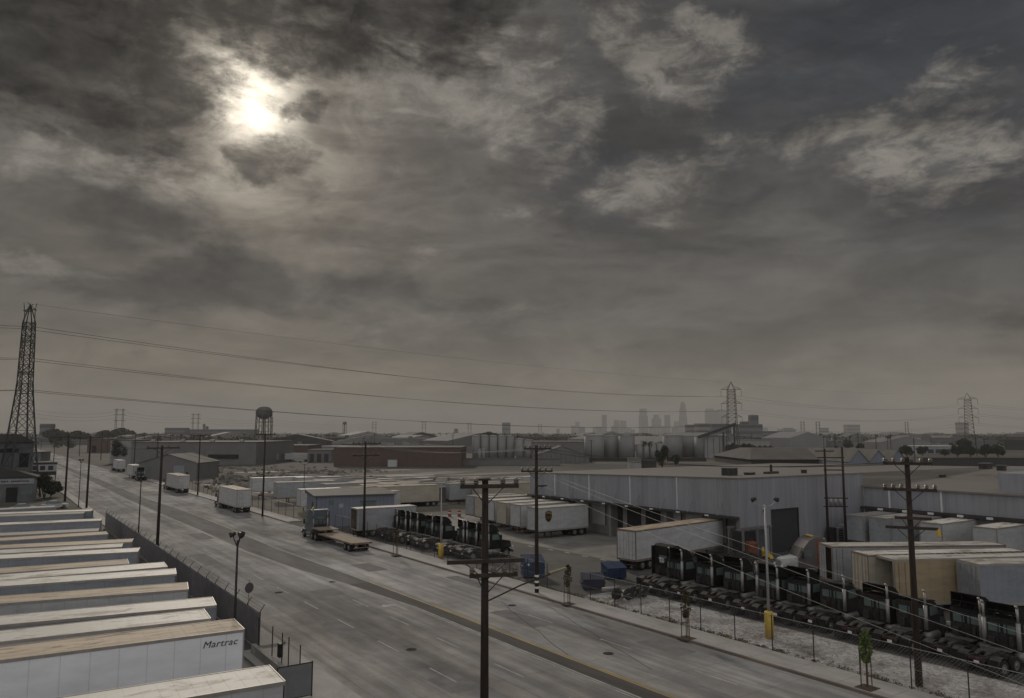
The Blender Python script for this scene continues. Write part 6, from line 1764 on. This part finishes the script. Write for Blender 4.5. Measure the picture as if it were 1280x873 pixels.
# cloud-deck coordinates: the direction met with a flat layer overhead
zz = mth('ADD', mth('MAXIMUM', Z, 0.0), .16)
cp_ = N.new('ShaderNodeCombineXYZ'); L.new(mth('DIVIDE', X, zz), cp_.inputs[0]); L.new(mth('DIVIDE', Y, zz), cp_.inputs[1])
DECK = cp_.outputs[0]
def noise(vec, scale, sv=(1, 1, 1), rot=0, det=8, rough=.6, dist=0.0, off=(0, 0, 0)):
    mp = N.new('ShaderNodeMapping'); mp.inputs['Scale'].default_value = sv; mp.inputs['Rotation'].default_value = (0, 0, rot); mp.inputs['Location'].default_value = off
    L.new(vec, mp.inputs['Vector'])
    n = N.new('ShaderNodeTexNoise'); n.inputs['Scale'].default_value = scale; n.inputs['Detail'].default_value = det; n.inputs['Roughness'].default_value = rough; n.inputs['Distortion'].default_value = dist
    L.new(mp.outputs[0], n.inputs['Vector']); return n.outputs['Fac']
# wobble the coordinates so cloud banks get ragged outlines
nw = N.new('ShaderNodeTexNoise'); nw.inputs['Scale'].default_value = 7; nw.inputs['Detail'].default_value = 7; nw.inputs['Roughness'].default_value = .62; L.new(AE, nw.inputs['Vector'])
wv = N.new('ShaderNodeVectorMath'); wv.operation = 'SUBTRACT'; L.new(nw.outputs['Color'], wv.inputs[0]); wv.inputs[1].default_value = (.5, .5, .5)
ws = N.new('ShaderNodeVectorMath'); ws.operation = 'MULTIPLY'; L.new(wv.outputs[0], ws.inputs[0]); ws.inputs[1].default_value = (.24, .13, 0)
wa = N.new('ShaderNodeVectorMath'); wa.operation = 'ADD'; L.new(AE, wa.inputs[0]); L.new(ws.outputs[0], wa.inputs[1])
WOB = wa.outputs[0]
def bank(px, py, rx, ry, rot=0.0, vec=None):
    """smooth cloud bank centred on a direction; radii in degrees"""
    a, e = azel(px, py)
    mp = N.new('ShaderNodeMapping'); mp.vector_type = 'TEXTURE'
    mp.inputs['Location'].default_value = (a, e, 0); mp.inputs['Rotation'].default_value = (0, 0, rot); mp.inputs['Scale'].default_value = (R(rx), R(ry), 1)
    L.new(vec or WOB, mp.inputs['Vector'])
    ln = N.new('ShaderNodeVectorMath'); ln.operation = 'LENGTH'; L.new(mp.outputs[0], ln.inputs[0])
    return rngn(ln.outputs['Value'], 1.0, .15, 0, 1)
def union(*v):
    r = v[0]
    for q in v[1:]: r = mth('MAXIMUM', r, q)
    return r
K = 10.0   # colours below are in picture units; the Background strength is 0.1
def c(r, g, b): return (r * K, g * K, b * K)
# clear-air gradient
e0 = rngn(el, R(0), R(9), 0, 1); e1 = rngn(el, R(7), R(26), 0, 1)
base = mixc(e1, mixc(e0, c(.2, .17, .128), c(.092, .0885, .083)), c(.06, .059, .059))
blue = union(bank(1080, 60, 26, 12, .1), bank(1200, 200, 12, 10), bank(760, 190, 10, 8, .5))
base = mixc(mth('MULTIPLY', blue, .9), base, c(.022, .027, .036))
nis = N.new('ShaderNodeMix'); nis.data_type = 'RGBA'; nis.inputs[0].default_value = .008; L.new(base, nis.inputs[6]); L.new(sky.outputs[0], nis.inputs[7]); base = nis.outputs[2]
def cover(mask, nz, gain, lo, hi):
    """coverage: a bank is eaten away by the noise, which leaves crisp broken edges"""
    return rngn(mth('ADD', mask, mth('MULTIPLY', mth('SUBTRACT', nz, .5), gain)), lo, hi, 0, 1)
# broken bright layer: altocumulus and cirrus in patches
nA = noise(AE, 6.5, (1, 2.0, 1), -.5, 10, .68, .35, (1, 4, 0))
nB = noise(AE, 16, (1, 2.2, 1), -.7, 8, .7, .5, (4, 2, 0))
nC = noise(DECK, 1.1, (1, 2.2, 1), .6, 9, .68, .5)
lite = union(bank(650, 130, 12, 9, -.5), bank(830, 50, 12, 6, -.4), mth('MULTIPLY', bank(840, 225, 19, 4.2, .2), .9), mth('MULTIPLY', bank(1150, 190, 12, 7, .5), .85), mth('MULTIPLY', bank(520, 60, 12, 11, -.6), .8), mth('MULTIPLY', bank(210, 222, 19, 3.6, .05), .95), mth('MULTIPLY', bank(90, 338, 14, 1.2, -.03), 1.0), mth('MULTIPLY', bank(450, 315, 14, 2.2, -.05), .6), mth('MULTIPLY', bank(530, 410, 12, 1.8, .1), .7))
c1 = cover(mth('MULTIPLY', lite, .75), nA, 2.2, .3, .75)
c1 = mth('MULTIPLY', c1, rngn(nB, .36, .6, .22, 1))
c2 = mth('MULTIPLY', rngn(nC, .44, .68, 0, 1), rngn(nB, .35, .6, .4, 1))
base = mixc(mth('MULTIPLY', c2, .3), base, c(.15, .14, .125))
base = mixc(mth('MULTIPLY', c1, .9), base, c(.21, .195, .17))
# sun glow behind the clouds
sv = N.new('ShaderNodeVectorMath'); sv.operation = 'DOT_PRODUCT'; L.new(tc.outputs['Generated'], sv.inputs[0]); sv.inputs[1].default_value = sd
ang = mth('ARCCOSINE', mth('MINIMUM', sv.outputs['Value'], .999999))
def gauss(deg): return mth('POWER', 2.718, mth('MULTIPLY', mth('MULTIPLY', ang, ang), -1.0 / R(deg) ** 2))
n3 = noise(AE, 9, (1, 1.8, 1), .25, 9, .64, .5)
veil = rngn(n3, .34, .6, .3, 1)
bright = mth('ADD', mth('MULTIPLY', gauss(2.5), 1.7), mth('ADD', mth('MULTIPLY', mth('MULTIPLY', gauss(6.0), .34), veil), mth('MULTIPLY', mth('MULTIPLY', gauss(15), .055), veil)))
add = N.new('ShaderNodeMix'); add.data_type = 'RGBA'; add.blend_type = 'ADD'; add.inputs[0].default_value = 1
L.new(base, add.inputs[6])
gc = N.new('ShaderNodeVectorMath'); gc.operation = 'SCALE'; gc.inputs[0].default_value = c(1.0, .9, .74); L.new(bright, gc.inputs['Scale'])
L.new(gc.outputs[0], add.inputs[7]); col = add.outputs[2]
# dark cloud banks
n4 = noise(AE, 4.6, (1, 2.3, 1), .12, 10, .64, .35, (3, 1, 0))
n5 = noise(AE, 10, (1, 2.0, 1), -.1, 9, .66, .4, (7, 2, 0))
d1 = union(bank(90, 55, 22, 9.5, -.28), bank(370, 8, 28, 6.6, .06))
d2 = union(mth('MULTIPLY', bank(252, 112, 3.6, 3.4, .6), .95), bank(374, 119, 6, 1.7, .05), bank(325, 186, 6, 2.9, -.2), mth('MULTIPLY', bank(140, 160, 10, 3.2, -.1), .95))
d3 = union(mth('MULTIPLY', bank(150, 262, 19, 4.2, -.02), .85), bank(310, 368, 28, 3.6, -.05), mth('MULTIPLY', bank(530, 390, 16, 2.8, -.12), .9), mth('MULTIPLY', bank(1180, 268, 15, 3.0, .1), .8), mth('MULTIPLY', bank(900, 300, 26, 5, -.04), .45), mth('MULTIPLY', bank(790, 165, 10, 4.6, .35), .85), mth('MULTIPLY', bank(950, 240, 8, 2, .2), .7))
col = mixc(mth('MULTIPLY', cover(mth('MULTIPLY', d3, .8), n4, 2.6, .2, 1.0), .8), col, c(.045, .0445, .044))
n9 = noise(AE, 22, (1, 1.6, 1), .3, 8, .7, .4, (1, 8, 0))
dk1 = mth('MULTIPLY', cover(mth('MULTIPLY', d1, .95), n4, 2.4, .26, .8), rngn(n9, .3, .6, .72, 1))
dk2 = mth('MULTIPLY', cover(mth('MULTIPLY', d2, .85), n5, 2.9, .25, .95), rngn(n9, .3, .6, .5, .86))
dk = mth('MAXIMUM', dk1, dk2)
dcol = mixc(rngn(n5, .36, .66, 0, 1), c(.004, .004, .004), c(.036, .034, .031))
dcol = mixc(mth('MULTIPLY', rngn(ang, R(9), R(3), 0, 1), .6), dcol, c(.075, .068, .058))
col = mixc(mth('MULTIPLY', dk, .93), col, dcol)
# faint streaks through the whole veil
nD = noise(AE, 4.5, (1, 3.4, 1), .06, 9, .66, .6, (2, 6, 0)); nE = noise(AE, 13, (1, 3.0, 1), -.12, 8, .68, .5, (8, 3, 0))
st_ = mth('MULTIPLY', rngn(nD, .33, .67, .78, 1.24), rngn(nE, .33, .67, .9, 1.11))
vm = N.new('ShaderNodeVectorMath'); vm.operation = 'SCALE'; L.new(col, vm.inputs[0]); L.new(st_, vm.inputs['Scale']); col = vm.outputs[0]
# unseen half of the sky behind the viewer, brightened to fill the shaded walls
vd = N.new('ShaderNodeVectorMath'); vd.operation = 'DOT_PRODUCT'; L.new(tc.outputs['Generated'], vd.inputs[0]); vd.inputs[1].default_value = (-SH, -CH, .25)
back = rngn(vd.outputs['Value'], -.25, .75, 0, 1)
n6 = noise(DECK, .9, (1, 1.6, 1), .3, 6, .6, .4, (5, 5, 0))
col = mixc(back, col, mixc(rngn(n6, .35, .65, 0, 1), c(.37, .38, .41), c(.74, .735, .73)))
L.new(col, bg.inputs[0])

sun = bpy.data.lights.new('sun', 'SUN'); sun.energy = 1.2; sun.angle = R(5); sun.color = (1, .9, .76)
so = bpy.data.objects.new('sun', sun); COL.objects.link(so)
so.rotation_euler = (-sd).to_track_quat('-Z', 'Y').to_euler()

hz = MB(); E2 = E_ + 60
hz.box(-E2, E2, -E2, E2, -1.0, 345)
m = bpy.data.materials.new('smog'); m.use_nodes = True
for n in list(m.node_tree.nodes):
    if n.type == 'BSDF_PRINCIPLED': m.node_tree.nodes.remove(n)
pv = m.node_tree.nodes.new('ShaderNodeVolumePrincipled'); pv.inputs['Color'].default_value = (.87, .845, .8, 1); pv.inputs['Density'].default_value = 1.6e-4; pv.inputs['Anisotropy'].default_value = 0
m.node_tree.links.new(pv.outputs[0], m.node_tree.nodes['Material Output'].inputs['Volume'])
tag(hz.build('haze', m), kind='stuff')

cam = bpy.data.cameras.new('camera'); co = bpy.data.objects.new('camera', cam); COL.objects.link(co)
cam.sensor_width = 36; cam.lens = 36 * F / 1280; cam.clip_end = 40000; cam.clip_start = .1
co.location = (0, 0, H); co.rotation_euler = (R(90) + PIT, 0, -HEAD)
sc.camera = co
sc.view_settings.view_transform = 'Standard'; sc.view_settings.look = 'None'; sc.view_settings.exposure = 0; sc.view_settings.gamma = 1
sc.cycles.volume_bounces = 0; sc.cycles.max_bounces = 6; sc.cycles.transparent_max_bounces = 8
for o in list(bpy.data.objects):
    for k in ('L', 'h'):
        if k in o: del o[k]
